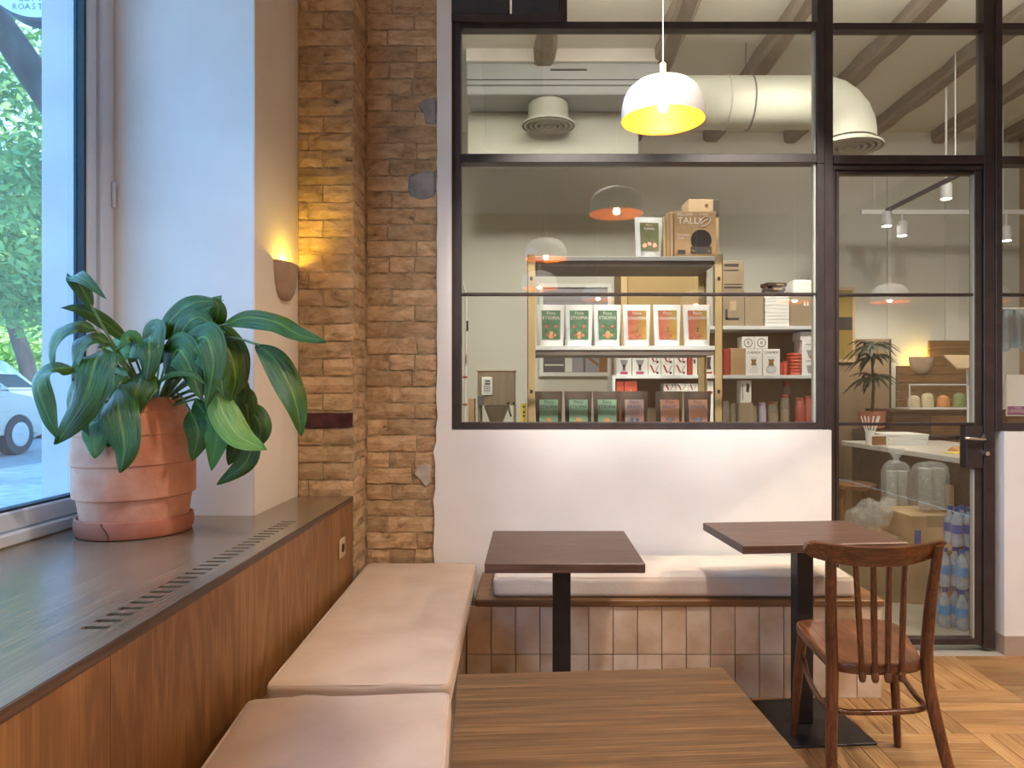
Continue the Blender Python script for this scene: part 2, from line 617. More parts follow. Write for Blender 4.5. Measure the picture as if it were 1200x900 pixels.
M['pale_wood'] = mk('pale_wood', (0.60, 0.42, 0.27), (0.68, 0.49, 0.33), rough=0.5, scale=10, stretch=(1, 1, .1))
M['duct'] = mk('duct_grey_paint', (0.42, 0.42, 0.35), (0.47, 0.47, 0.39), rough=0.6, scale=3)
M['acgrey'] = mk('unit_grey', (0.34, 0.36, 0.35), (0.38, 0.40, 0.39), rough=0.6, scale=3)
M['dark'] = mk('dark_plastic', (0.025, 0.022, 0.02), rough=0.5)
M['white'] = mk('white_card', (0.78, 0.77, 0.73), (0.82, 0.81, 0.77), rough=0.6, scale=6)
M['pouch_white'] = mk('white_pouch', (0.76, 0.77, 0.77), (0.82, 0.83, 0.83), rough=0.35, scale=9, bump=0.25, bscale=16)
M['pouch_dark'] = mk('dark_pouch', (0.070, 0.045, 0.034), (0.105, 0.070, 0.052), rough=0.4, scale=9, bump=0.25, bscale=16)
M['shelf_white'] = mk('shelf_white', (0.66, 0.67, 0.68), rough=0.4)
M['shelf_under'] = mk('shelf_rib', (0.16, 0.13, 0.11), (0.20, 0.17, 0.15), rough=0.5)
M['brass'] = mk('cream_steel_post', (0.58, 0.42, 0.20), (0.66, 0.50, 0.27), rough=0.4, metal=0.25, scale=5)
M['kraft'] = mk('kraft_card', (0.40, 0.245, 0.12), (0.46, 0.29, 0.15), rough=0.8, scale=6)
M['kraft_light'] = mk('kraft_card_light', (0.46, 0.33, 0.19), (0.53, 0.39, 0.24), rough=0.8, scale=6)
M['kraft_dull'] = mk('kraft_card_dull', (0.30, 0.23, 0.15), (0.35, 0.27, 0.18), rough=0.8, scale=6)
M['print_dark'] = mk('dark_print', (0.055, 0.045, 0.04), rough=0.6)
M['print_white'] = mk('white_print', (0.80, 0.76, 0.68), rough=0.6)
M['print_red'] = mk('red_print', (0.42, 0.045, 0.03), rough=0.5)
M['red_box'] = mk('red_card', (0.48, 0.06, 0.03), (0.55, 0.09, 0.05), rough=0.5)
M['print_magenta'] = mk('magenta_print', (0.45, 0.06, 0.16), rough=0.5)
M['print_grey'] = mk('grey_print', (0.30, 0.30, 0.30), rough=0.6)
M['print_brown'] = mk('brown_print', (0.30, 0.14, 0.05), rough=0.6)
M['tan_panel'] = mk('tan_panel', (0.34, 0.24, 0.15), (0.38, 0.27, 0.17), rough=0.7, scale=4)
M['gold_panel'] = mk('gold_panel', (0.36, 0.25, 0.10), (0.42, 0.29, 0.12), rough=0.6, scale=4)
M['lab_green'] = mk('green_label', (0.10, 0.27, 0.14), (0.15, 0.33, 0.19), rough=0.4, scale=18)
M['lab_mint'] = mk('mint_label', (0.36, 0.64, 0.45), (0.42, 0.69, 0.50), rough=0.4, scale=14)
M['lab_peach'] = mk('peach_label', (0.86, 0.42, 0.26), (0.90, 0.48, 0.32), rough=0.4, scale=14)
M['lab_pink'] = mk('pink_label', (0.74, 0.58, 0.60), (0.84, 0.52, 0.44), rough=0.4, scale=14)
M['lab_olive'] = mk('olive_label', (0.20, 0.32, 0.10), (0.42, 0.30, 0.20), rough=0.4, scale=16)
M['steel_brushed'] = mk('brushed_steel', (0.40, 0.33, 0.25), (0.48, 0.40, 0.31), rough=0.35, metal=0.7, scale=20, stretch=(1, 1, .1))
M['yellow'] = mk('yellow_paint', (0.72, 0.55, 0.06), rough=0.5)
M['yellow_paper'] = mk('yellow_paper', (0.85, 0.70, 0.05), rough=0.7)
M['counter'] = mk('counter_white', (0.66, 0.62, 0.56), (0.72, 0.68, 0.62), rough=0.3, scale=5)
M['dark_wood'] = wood('dark_wood', (0.055, 0.028, 0.012), (0.095, 0.050, 0.022), (0.15, 0.082, 0.038), 'x', rough=0.5)
M['clad_wood'] = wood('cladding_wood', (0.13, 0.065, 0.022), (0.20, 0.105, 0.038), (0.27, 0.155, 0.06), 'x', rough=0.5)
M['stool'] = wood('stool_wood', (0.13, 0.055, 0.02), (0.20, 0.095, 0.04), (0.27, 0.14, 0.06), 'z', rough=0.4)
M['film'] = film_mat('clear_plastic_film', (0.80, 0.84, 0.82), 0.20)
M['film_pack'] = film_mat('clear_pack_film', (0.55, 0.68, 0.80), 0.30)
M['cup'] = mk('clear_cup', (0.60, 0.60, 0.54), (0.68, 0.67, 0.60), rough=0.3, alpha=0.75)
M['water'] = mk('water_bottle', (0.40, 0.60, 0.80), (0.66, 0.80, 0.92), rough=0.08, scale=30, alpha=0.55)
M['label_blue'] = mk('blue_label', (0.015, 0.085, 0.42), (0.03, 0.12, 0.52), rough=0.4)
M['label_sky'] = mk('sky_label', (0.04, 0.30, 0.70), (0.08, 0.40, 0.80), rough=0.4)
M['palm'] = mk('dark_leaf', (0.012, 0.022, 0.010), (0.025, 0.042, 0.018), rough=0.5)
M['concrete'] = mk('shop_floor', (0.42, 0.40, 0.34), (0.48, 0.46, 0.40), rough=0.5, scale=3)
M['skirting'] = mk('skirting_tile', (0.40, 0.31, 0.25), (0.46, 0.36, 0.29), rough=0.5, scale=5)
M['pavement'] = mk('pavement_stone', (0.36, 0.34, 0.34), (0.50, 0.47, 0.47), rough=0.45, scale=5, rand=0.15)
M['asphalt'] = mk('asphalt', (0.22, 0.21, 0.21), (0.28, 0.27, 0.27), rough=0.8, scale=8)
M['facade'] = mk('facade_render', (0.56, 0.50, 0.50), (0.62, 0.56, 0.56), rough=0.85, scale=6, bump=0.1)
M['bark'] = mk('bark', (0.035, 0.028, 0.022), (0.085, 0.068, 0.055), rough=0.95, scale=9, stretch=(1, 1, .25), bump=0.8)
M['foliage_dark'] = mk('foliage_dark', (0.10, 0.24, 0.07), (0.30, 0.48, 0.14), rough=0.5, scale=1.2)
M['foliage_light'] = mk('foliage_light', (0.34, 0.52, 0.08), (0.62, 0.74, 0.20), rough=0.5, scale=1.0)
M['car_silver'] = mk('car_silver', (0.34, 0.31, 0.29), rough=0.3, metal=0.4)
M['car_blue'] = mk('car_pale_blue', (0.48, 0.48, 0.52), rough=0.3, metal=0.2)
M['car_glass'] = mk('car_glass', (0.05, 0.08, 0.09), rough=0.08)
M['tyre'] = mk('tyre', (0.03, 0.033, 0.036), rough=0.8)
M['hub'] = mk('wheel_hub', (0.35, 0.36, 0.37), rough=0.4, metal=0.6)
M['sign_face'] = mk('sign_face', (0.66, 0.74, 0.80), rough=0.5)
M['sign_rim'] = mk('sign_rim', (0.04, 0.05, 0.07), rough=0.5)
M['print_slate'] = mk('slate_print', (0.12, 0.15, 0.20), rough=0.6)
M['lilac'] = mk('lilac_tin', (0.42, 0.36, 0.48), rough=0.4)
M['jar_glass'] = mk('jar_glass', (0.42, 0.36, 0.28), (0.50, 0.44, 0.36), rough=0.12, alpha=0.45)
M['jar_red'] = mk('jar_red', (0.50, 0.12, 0.09), (0.58, 0.18, 0.13), rough=0.2, alpha=0.8)
M['jar_fill'] = mk('jar_fill', (0.42, 0.33, 0.16), rough=0.6)
M['slot'] = mk('slot_dark_red', (0.07, 0.012, 0.012), rough=0.8)
M['paper_purple'] = mk('purple_print', (0.28, 0.07, 0.26), rough=0.6)
M['orange_food'] = mk('orange_pastry', (0.62, 0.22, 0.07), (0.72, 0.33, 0.12), rough=0.6, scale=20)
M['green_food'] = mk('green_pastry', (0.18, 0.26, 0.10), (0.26, 0.35, 0.15), rough=0.6, scale=20)
M['cream_food'] = mk('cream_pastry', (0.66, 0.55, 0.36), (0.74, 0.63, 0.44), rough=0.6, scale=20)
M['picture'] = mk('ochre_picture', (0.30, 0.20, 0.05), (0.40, 0.29, 0.09), rough=0.5, scale=3)
M['awning_blue'] = mk('pale_blue_cloth', (0.34, 0.46, 0.52), (0.42, 0.54, 0.60), rough=0.9, scale=8)
M['slate_dark'] = mk('dark_slate_grey', (0.13, 0.12, 0.13), rough=0.5)
M['grey_lilac'] = mk('grey_lilac', (0.34, 0.33, 0.37), rough=0.5)


def leaf_mat(name, dark, mid, pale):
    """dark green leaf with a paler midrib and veins along its length (v runs across the blade)"""
    m, nt, b = base_mat(name)
    N, L = nt.nodes, nt.links
    uv = N.new('ShaderNodeTexCoord')
    sp = N.new('ShaderNodeSeparateXYZ')
    L.new(uv.outputs['UV'], sp.inputs[0])
    wv = N.new('ShaderNodeMath')
    wv.operation = 'MULTIPLY'
    wv.inputs[1].default_value = 7.0
    L.new(sp.outputs['Y'], wv.inputs[0])
    nz = N.new('ShaderNodeTexNoise')
    nz.inputs['Scale'].default_value = 14.0
    nz.inputs['Detail'].default_value = 4
    mp = N.new('ShaderNodeMapping')
    mp.inputs['Scale'].default_value = (0.30, 2.6, 1)
    L.new(uv.outputs['UV'], mp.inputs[0])
    L.new(mp.outputs[0], nz.inputs['Vector'])
    rp = N.new('ShaderNodeValToRGB')
    rp.color_ramp.elements[0].position = 0.35
    rp.color_ramp.elements[1].position = 0.7
    rp.color_ramp.elements[0].color = (*dark, 1)
    rp.color_ramp.elements[1].color = (*mid, 1)
    L.new(nz.outputs['Fac'], rp.inputs[0])
    # midrib
    sb = N.new('ShaderNodeMath')
    sb.operation = 'SUBTRACT'
    sb.inputs[1].default_value = 0.5
    L.new(sp.outputs['Y'], sb.inputs[0])
    ab = N.new('ShaderNodeMath')
    ab.operation = 'ABSOLUTE'
    L.new(sb.outputs[0], ab.inputs[0])
    mr = N.new('ShaderNodeMapRange')
    mr.inputs['From Min'].default_value = 0.0
    mr.inputs['From Max'].default_value = 0.05
    mr.inputs['To Min'].default_value = 0.55
    mr.inputs['To Max'].default_value = 0.0
    L.new(ab.outputs[0], mr.inputs['Value'])
    mx = N.new('ShaderNodeMix')
    mx.data_type = 'RGBA'
    L.new(mr.outputs[0], mx.inputs['Factor'])
    L.new(rp.outputs[0], mx.inputs['A'])
    mx.inputs['B'].default_value = (*pale, 1)
    L.new(mx.outputs['Result'], b.inputs['Base Color'])
    b.inputs['Roughness'].default_value = 0.22
    b.inputs['Specular IOR Level'].default_value = 0.45
    b.inputs['Subsurface Weight'].default_value = 0.0
    bp = N.new('ShaderNodeBump')
    bp.inputs['Strength'].default_value = 0.7
    bp.inputs['Distance'].default_value = 0.007
    L.new(nz.outputs['Fac'], bp.inputs['Height'])
    L.new(bp.outputs[0], b.inputs['Normal'])
    return m


M['leaf'] = leaf_mat('leaf_green', (0.010, 0.040, 0.002), (0.080, 0.200, 0.008), (0.27, 0.40, 0.07))
M['leaf_light'] = leaf_mat('leaf_light_green', (0.045, 0.16, 0.02), (0.12, 0.30, 0.04), (0.24, 0.42, 0.12))
M['leaf_yellow'] = leaf_mat('leaf_yellow_green', (0.10, 0.24, 0.02), (0.30, 0.46, 0.07), (0.42, 0.55, 0.16))

rnd = random.Random(7)

# ------------------------------------------------------------------ large structure
YW = 3.60          # face of the brick and of the wall at the right
YP = 3.63          # front of the glazing bars
sP = YP / F


def PX(px): return (px - CX) * sP
def PZ(py): return EYE - (py - CY) * sP


XL, XR, YR, CEIL = -1.87, 4.6, -3.2, 3.9

# floor: base plate plus real slats where the photograph shows them
fl = obj('floor', B(XL, XR, YR, 3.64, -0.10, -0.004), M['oak_x'])
fl['kind'] = 'structure'
SW, SL = 0.0683, 0.41
slat_x = slat_y = None
for r in range(4):                       # basket weave: blocks of six slats, turned in turn
    y0 = 3.60 - (r + 1) * SL
    for c in range(-3, 4):
        x0 = 1.71 + c * SL + (0.0 if r % 2 else -0.0)
        if x0 > 2.6 or x0 < 0.45: continue
        if r == 0 and x0 < 1.2: continue
        horizontal = (c + r) % 2 == 1
        for k in range(6):
            if horizontal:
                loc = (x0 + SL / 2, y0 + (k + 0.5) * SL / 6, 0)
                if slat_x is None:
                    slat_x = obj('floor_slat', B(-SL / 2 + .0008, SL / 2 - .0008, -SW / 2 + .0012, SW / 2 - .0012, -0.012, 0.0, 0.0012), M['oak_x'], fl, loc=loc)
                else:
                    copy_obj(slat_x, fl, loc)
            else:
                loc = (x0 + (k + 0.5) * SL / 6, y0 + SL / 2, 0)
                if slat_y is None:
                    slat_y = obj('floor_slat', B(-SW / 2 + .0012, SW / 2 - .0012, -SL / 2 + .0008, SL / 2 - .0008, -0.012, 0.0, 0.0012), M['oak_y'], fl, loc=loc)
                else:
                    copy_obj(slat_y, fl, loc)

# left wall: street windows between piers
bm = B(XL, -1.10, 2.84, 3.84, 0, CEIL)
B(XL, -1.74, YR, 2.84, 0, 0.83, bm=bm)
B(XL, -1.10, -0.4, 0.2, 0, CEIL, bm=bm)
B(XL, -1.10, YR, -3.0, 0, CEIL, bm=bm)
B(XL, -1.30, YR, 2.84, 3.35, CEIL, bm=bm)
wl_ = obj('wall_left', bm, M['plaster_white'])
wl_['kind'] = 'structure'
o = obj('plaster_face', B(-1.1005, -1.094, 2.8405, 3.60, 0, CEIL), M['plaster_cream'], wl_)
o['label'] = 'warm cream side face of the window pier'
o = obj('outer_reveal', B(XL - 0.02, -1.752, 2.77, 2.8395, 0, CEIL), M['facade'], wl_)
o['label'] = 'pale outer reveal of the street window'

o = obj('wall_right', B(XR, XR + 0.15, YR, 6.9, 0, CEIL), M['tan_panel']); o['kind'] = 'structure'
bm = B(XL, XR, YR - 0.15, YR, 0, CEIL)
o = obj('wall_rear', bm, M['rear_brick']); o['kind'] = 'structure'
o = obj('wall_facade', B(XL - .08, -1.30, -7, 14, CEIL + 0.12, 9.5), M['facade']); o['kind'] = 'structure'
o = obj('ceiling', B(XL, XR, YR, 3.74, CEIL, CEIL + 0.12), M['plaster_white']); o['kind'] = 'structure'

# brick corner: mortar bed with single bricks on it
bm = B(-1.10, -0.836, 3.372, 3.85, 0, CEIL)
B(-0.84, -0.40, 3.607, 3.85, 0, CEIL, bm=bm)
wc = obj('wall_corner', bm, M['mortar']); wc['kind'] = 'structure'


def brick_bm(L, H, D, seed):
    """old brick: bevelled box with an uneven front (front faces -y)"""
    r = random.Random(seed)
    b = bmesh.new()
    nx, nz = 4, 2
    g = []
    for j in range(nz + 1):
        row = []
        for i in range(nx + 1):
            u, v = i / nx, j / nz
            x = -L / 2 + L * u
            z = -H / 2 + H * v
            edge = (i in (0, nx)) or (j in (0, nz))
            y = -D + r.uniform(-0.003, 0.003) + (0.007 if edge else 0)
            x += r.uniform(-0.003, 0.003)
            z += r.uniform(-0.0035, 0.0035)
            row.append(b.verts.new((x, y, z)))
        g.append(row)
    for j in range(nz):
        for i in range(nx):
            b.faces.new((g[j][i], g[j][i + 1], g[j + 1][i + 1], g[j + 1][i]))
    rim = [g[0][i] for i in range(nx + 1)] + [g[j][nx] for j in range(1, nz + 1)] + [g[nz][i] for i in range(nx - 1, -1, -1)] + [g[j][0] for j in range(nz - 1, 0, -1)]
    back = [b.verts.new((v.co.x * 1.0, 0.006, v.co.z)) for v in rim]
    n = len(rim)
    for i in range(n):
        b.faces.new((rim[i], back[i], back[(i + 1) % n], rim[(i + 1) % n]))
    return b


brick_cache = {}


def put_brick(x0, x1, zc, y, rz=0.0, mat='brick', k=0, side=False, lab=None):
    L = round(x1 - x0, 3)
    key = (L, mat, k % 3)
    H = 0.072
    c = ((x0 + x1) / 2, y, zc) if not side else (y, (x0 + x1) / 2, zc)
    if key not in brick_cache:
        o = obj('brick', brick_bm(L - 0.007, H, 0.012, hash((L, k % 3)) & 1023), M[mat], wc, loc=c, rot=(0, 0, rz))
        brick_cache[key] = o
    else:
        o = copy_obj(brick_cache[key], wc, c, (0, 0, rz))
    o.rotation_euler.y += rnd.uniform(-0.012, 0.012)
    if rz == 0: o.location.y += rnd.uniform(-0.002, 0.003)
    if lab: o['label'] = lab
    return o


CH = 0.0815
for i in range(30):                       # pier face beside the cream plaster
    zc = 0.868 + i * CH
    if zc > 3.30: break
    x0, x1 = -1.094, -0.832
    glazed = (i == 4)
    if glazed:
        put_brick(x0 + 0.0, x1, zc - 0.004, 3.372, mat='brick_glazed', k=i, lab='dark red glazed brick')
    elif i % 2:
        put_brick(x0, x0 + 0.118, zc, 3.372, k=i)
        put_brick(x0 + 0.118, x1, zc, 3.372, k=i + 1)
    elif i % 4 == 0:
        put_brick(x0, x0 + 0.05, zc, 3.372, k=i)
        put_brick(x0 + 0.05, x1, zc, 3.372, k=i + 2)
    else:
        put_brick(x0, x1, zc, 3.372, k=i)
for i in range(36):                       # return face of the pier
    zc = 0.47 + i * CH
    if zc > 3.30: break
    if i % 2:
        put_brick(3.366, 3.607, zc, -0.838, rz=PI / 2, side=True, k=i, mat='brick_side')
    else:
        put_brick(3.366, 3.48, zc, -0.838, rz=PI / 2, side=True, k=i, mat='brick_side')
        put_brick(3.48, 3.607, zc, -0.838, rz=PI / 2, side=True, k=i, mat='brick_side')
for i in range(40):                       # recessed face up to the white wall
    zc = 0.492 + i * CH
    if zc > 3.36: break
    x0, x1 = -0.824, -0.470
    a = (0.115, 0.24)[i % 2]
    a += (0.0, 0.012, -0.012)[i % 3]
    put_brick(x0, x0 + a, zc, 3.607, k=i)
    if i % 2 == 0 and i % 3 == 0:
        put_brick(x0 + a, x0 + a + 0.125, zc, 3.607, k=i + 1)
        put_brick(x0 + a + 0.125, x1, zc, 3.607, k=i + 1)
    else:
        put_brick(x0 + a, x1, zc, 3.607, k=i + 1)


def patch_bm(pts, d):
    b = bmesh.new()
    cx = sum(p[0] for p in pts) / len(pts)
    cz = sum(p[1] for p in pts) / len(pts)
    ring = [b.verts.new((x, 0.0, z)) for x, z in pts]
    mid = [b.verts.new((cx + (x - cx) * 0.82, -d, cz + (z - cz) * 0.82)) for x, z in pts]
    n = len(pts)
    for i in range(n): b.faces.new((ring[i], ring[(i + 1) % n], mid[(i + 1) % n], mid[i]))
    b.faces.new(mid)
    b.faces.new(ring[::-1])
    return b


for pix, m in (([(496, 116), (508, 113), (511.5, 118), (511.5, 146), (505, 148), (498, 146), (496, 132), (489, 124)], 'cement'),
               ([(478, 206), (487, 203), (497, 198), (511.5, 199), (511.5, 231), (503, 236), (492, 238), (480, 232), (477, 221)], 'cement'),
               ([(487, 547), (499, 542), (506, 545), (506, 566), (500, 573), (491, 562), (485, 556)], 'cement_light')):
    pts = [((p[0] - CX) * 3.6 / F, EYE - (p[1] - CY) * 3.6 / F) for p in pix]
    o = obj('cement_patch', patch_bm(pts, 0.016), M[m], wc, loc=(0, 3.607, 0))
    o['label'] = 'smooth grey cement patch' if m == 'cement' else 'pale rough cement patch'

# white wall under and beside the glazing, with the torn plaster edge against the brick
edge = []
zz = 0.0
while zz < CEIL:
    edge.append((-0.4745 + (0.006 if zz > 1.05 else -0.008) + rnd.uniform(-0.006, 0.006) * (1.0 if zz < 1.4 else 0.35), zz))
    zz += 0.06
edge.append((-0.470, CEIL))
poly = edge + [(PX(530), CEIL), (PX(530), PZ(503.5)), (1.503, PZ(503.5)), (1.503, 0.0)]
bm = bmesh.new()
prism([(p[0], p[1]) for p in poly], 'y', 3.583, 3.72, bm)
o = obj('wall_back', bm, M['plaster_white']); o['kind'] = 'structure'
# wall at the right of the door
bm = B(2.383, XR, 3.597, 3.74, 0, PZ(505.5))
wrb = obj('wall_front', bm, M['plaster_white']); wrb['kind'] = 'structure'
o = obj('reveal_strip', B(2.379, 2.3835, 3.600, 3.74, 0, PZ(505.5)), M['plaster_white'], wrb)
o = obj('baseboard_right', B(2.378, XR, 3.588, 3.597, 0, 0.098), M['skirting']); o['kind'] = 'structure'
o = obj('baseboard_reveal', B(2.371, 2.379, 3.588, 3.72, 0, 0.098), M['skirting']); o['kind'] = 'structure'
o = obj('trim_1', B(1.50, 2.378, 3.585, 3.74, -0.02, 0.003), M['concrete']); o['kind'] = 'structure'
o['label'] = 'pale stone strip under the glazed door'

# ------------------------------------------------------------------ interior glazing (window_2) and glazed door (door_1)
TOPZ = 3.86
win = struct('window_2')
win['label'] = 'dark steel framed glazing between the cafe and the shop'


def bar(name, px0, px1, py0, py1, y0, y1, parent, bev=0.003, mat='steel'):
    z0, z1 = PZ(py1), (TOPZ if py0 is None else PZ(py0))
    return obj(name, B(PX(px0), PX(px1), y0, y1, z0, z1, bev), M[mat], parent)


bar('frame_bar', 530, 540, None, 503, 3.615, 3.70, win)
bar('frame_bar', 540, 957, 495, 503, 3.615, 3.70, win)
bar('frame_bar', 957, 966, 192, 503, 3.622, 3.70, win)
bar('frame_bar', 966, 976.5, None, 757, 3.630, 3.70, win)
bar('frame_bar', 957, 966, None, 192, 3.622, 3.70, win)
bar('glazing_bar', 540, 957, 25.5, 34, 3.625, 3.69, win)
bar('glazing_bar', 976.5, 1153, 27, 35, 3.625, 3.69, win)
bar('frame_bar', 540, 957, 180.5, 191, 3.622, 3.70, win)
bar('frame_bar', 976.5, 1153, 182, 192.5, 3.622, 3.70, win)
bar('glazing_bar', 540, 957, 342.5, 346, 3.64, 3.675, win)
bar('frame_bar', 1153, 1166, None, 760, 3.628, 3.70, win)
bar('frame_bar', 1166, 1174, None, 505, 3.622, 3.70, win)
bar('frame_bar', 1174, 1500, 495.5, 505, 3.622, 3.70, win)
bar('glazing_bar', 1174, 1500, 27, 35, 3.625, 3.69, win)
bar('frame_bar', 1174, 1500, 183, 192.5, 3.622, 3.70, win)
bar('glazing_bar', 1174, 1500, 343, 346.5, 3.64, 3.675, win)
bar('frame_bar', 1500, 1510, None, 505, 3.622, 3.70, win)
bar('frame_bar', 655, 664.5, None, 25.5, 3.622, 3.70, win)
# slim pale glazing beads along the right edge of the panes
for a in ((954.5, 957, 34, 180.5), (954.5, 957, 191, 342.5), (954.5, 957, 346, 495)):
    bar('glazing_bead', *a, 3.642, 3.672, win, bev=0, mat='duct')
# panes
YG0, YG1 = 3.652, 3.660
for a in ((664.5, 957, None, 25.5), (540, 957, 34, 180.5), (540, 957, 191, 342.5), (540, 957, 346, 495),
          (976.5, 1153, None, 27), (976.5, 1153, 35, 182), (1174, 1500, None, 27), (1174, 1500, 35, 183), (1174, 1500, 192.5, 343), (1174, 1500, 346.5, 495.5),
          (1510, 1686, None, 505)):
    bar('glass_pane', *a, YG0, YG1, win, bev=0, mat='glass')
# solid dark panels in the upper left corner
for a, b_ in ((530, 597.5), (600, 655)):
    bar('solid_panel', a, b_, None, 20, 3.600, 3.64, win, bev=0.002, mat='steel_panel')
bar('frame_bar', 528, 657, 20, 28.5, 3.596, 3.66, win)

door = struct('door_1')
door['label'] = 'tall glazed door in a dark steel frame'
bar('frame_jamb', 976.5, 980, 192.5, 757, 3.640, 3.70, door)
bar('stile', 981, 985, 199, 757, 3.645, 3.69, door)
bar('stile', 1144, 1152.5, 199, 757, 3.640, 3.69, door)
bar('rail', 985, 1144, 199.5, 203, 3.645, 3.69, door)
bar('head', 976.5, 1153, 193, 198.5, 3.635, 3.70, door)
bar('rail', 985, 1144, 749, 757, 3.640, 3.69, door)
bar('glazing_bar', 985, 1144, 343, 346.5, 3.645, 3.675, door)
bar('glazing_bar', 985, 1144, 495.5, 499, 3.645, 3.675, door)
bar('glazing_bead', 1142.5, 1144, 203, 495.5, 3.645, 3.672, door, bev=0, mat='duct')
bar('glazing_bead', 1142.5, 1144, 550, 749, 3.645, 3.672, door, bev=0, mat='duct')
bar('glass_pane', 985, 1144, 203, 343, YG0, YG1, door, bev=0, mat='glass')
bar('glass_pane', 985, 1144, 346.5, 495.5, YG0, YG1, door, bev=0, mat='glass')
bar('glass_pane', 985, 1144, 499, 749, YG0, YG1, door, bev=0, mat='glass')
lock = bar('lock_case', 1132.5, 1152, 499, 549, 3.628, 3.69, door, bev=0.003)
h = sweep([(PX(1155), 3.612, PZ(514)), (PX(1146), 3.598, PZ(514)), (PX(1130), 3.597, PZ(513)), (PX(1127), 3.603, PZ(513))], [0.008] * 4, n=10)
obj('lever_handle', h, M['chrome'], lock, smooth=True)
h = lathe([(0.016, 0), (0.016, 0.012), (0.011, 0.022), (0.011, 0.03)], 16)
bmesh.ops.rotate(h, verts=h.verts[:], cent=(0, 0, 0), matrix=Matrix.Rotation(PI / 2, 3, 'X'))
obj('lock_cylinder', h, M['chrome'], lock, smooth=True, loc=(PX(1153), 3.628, PZ(531)))
h = lathe([(0.020, 0), (0.020, 0.012), (0.012, 0.02), (0.012, 0.03)], 16)
bmesh.ops.rotate(h, verts=h.verts[:], cent=(0, 0, 0), matrix=Matrix.Rotation(PI / 2, 3, 'X'))
obj('handle_rose', h, M['steel'], lock, smooth=True, loc=(PX(1153), 3.628, PZ(513)))
h = sweep([(PX(1140), 3.70, PZ(515)), (PX(1134), 3.745, PZ(515)), (PX(1106), 3.75, PZ(515))], [0.010, 0.011, 0.011], n=8, flat=(0.7, 1.2))
obj('far_handle', h, M['black_metal'], lock, smooth=True)

# ------------------------------------------------------------------ street window (window_1)
w1 = struct('window_1')
w1['label'] = 'white framed street window at the left'
obj('frame', B(-1.735, -1.648, 2.755, 2.838, 0.836, 3.35, 0.006), M['pvc'], w1)
obj('frame', B(-1.735, -1.648, 0.2, 2.755, 0.836, 0.880, 0.006), M['pvc'], w1)
obj('frame', B(-1.735, -1.648, 0.2, 2.755, 3.30, 3.35, 0.006), M['pvc'], w1)
obj('frame', B(-1.735, -1.648, 0.2, 0.28, 0.880, 3.30, 0.006), M['pvc'], w1)
sash = obj('sash', B(-1.725, -1.664, 2.695, 2.753, 0.882, 3.298, 0.006), M['pvc'], w1)
obj('sash', B(-1.725, -1.664, 0.282, 2.695, 0.882, 0.945, 0.006), M['pvc'], w1)
obj('sash', B(-1.725, -1.664, 0.282, 2.695, 3.24, 3.298, 0.006), M['pvc'], w1)
obj('gasket', B(-1.712, -1.672, 2.683, 2.695, 0.945, 3.24), M['gasket'], sash)
obj('gasket', B(-1.712, -1.672, 0.282, 2.683, 0.945, 0.953), M['gasket'], sash)
obj('glass_pane', B(-1.703, -1.695, 0.285, 2.683, 0.953, 3.24), M['window_glass'], w1)
for z in (2.05, 1.15):
    h = lathe([(0.008, 0), (0.008, 0.10)], 10)
    obj('hinge', h, M['pvc'], w1, smooth=True, loc=(-1.642, 2.822, z))
w3 = struct('window_3')
w3['label'] = 'second street window, behind the camera'
bm = B(-1.735, -1.66, -3.0, -2.92, 0.83, 3.35)
B(-1.735, -1.66, -0.48, -0.4, 0.83, 3.35, bm=bm)
B(-1.735, -1.66, -2.92, -0.48, 0.83, 0.93, bm=bm)
B(-1.735, -1.66, -2.92, -0.48, 3.25, 3.35, bm=bm)
obj('frame', bm, M['pvc'], w3)
obj('glass_pane', B(-1.703, -1.695, -2.92, -0.48, 0.93, 3.25), M['window_glass'], w3)

# ------------------------------------------------------------------ window ledge with heater slots
LZ = 0.836
ledge = thing('window_ledge', 'long wooden window ledge with a row of air slots and a veneered front', 'window ledge', (-1.28, 1.3, 0))
lx, ly = 1.28, -1.3
M['edge_wood'] = wood('edge_wood', (0.05, 0.026, 0.012), (0.085, 0.045, 0.022), (0.13, 0.072, 0.036), 'y', rough=0.4)


def LB(x0, x1, y0, y1, z0, z1, bm=None, bev=0.0):
    return B(x0 + lx, x1 + lx, y0 + ly, y1 + ly, z0, z1, bev, bm=bm)


XF = -0.832
s0, s1 = -0.944, -0.888
ys0, ys1, ns = 1.50, 2.74, 28
bm = LB(-1.74, s0, -0.38, 2.838, LZ - 0.022, LZ)
LB(-1.093, s0, 2.838, 3.358, LZ - 0.022, LZ, bm)
LB(s1, XF - 0.004, -0.38, 3.358, LZ - 0.022, LZ, bm)
LB(s0, s1, -0.38, ys0, LZ - 0.022, LZ, bm)
LB(s0, s1, ys1, 3.358, LZ - 0.022, LZ, bm)
pitch = (ys1 - ys0) / ns
for k in range(ns):
    LB(s0, s1, ys0 + k * pitch + 0.019, ys0 + (k + 1) * pitch, LZ - 0.022, LZ, bm)
bmesh.ops.remove_doubles(bm, verts=bm.verts[:], dist=0.0001)
obj('ledge_top', bm, M['sill'], ledge)
obj('slot_lining', LB(s0 - 0.01, s1 + 0.01, ys0 - 0.05, ys1 + 0.05, LZ - 0.045, LZ - 0.023), M['slot'], ledge)
obj('edge_strip', LB(XF - 0.004, XF, -0.38, 3.358, LZ - 0.024, LZ - 0.001), M['edge_wood'], ledge)
for y0, y1 in ((-0.38, 1.42), (1.4215, 3.358)):
    obj('front_panel', LB(XF - 0.022, XF - 0.001, y0, y1, 0.0, LZ - 0.024), M['panel'], ledge)

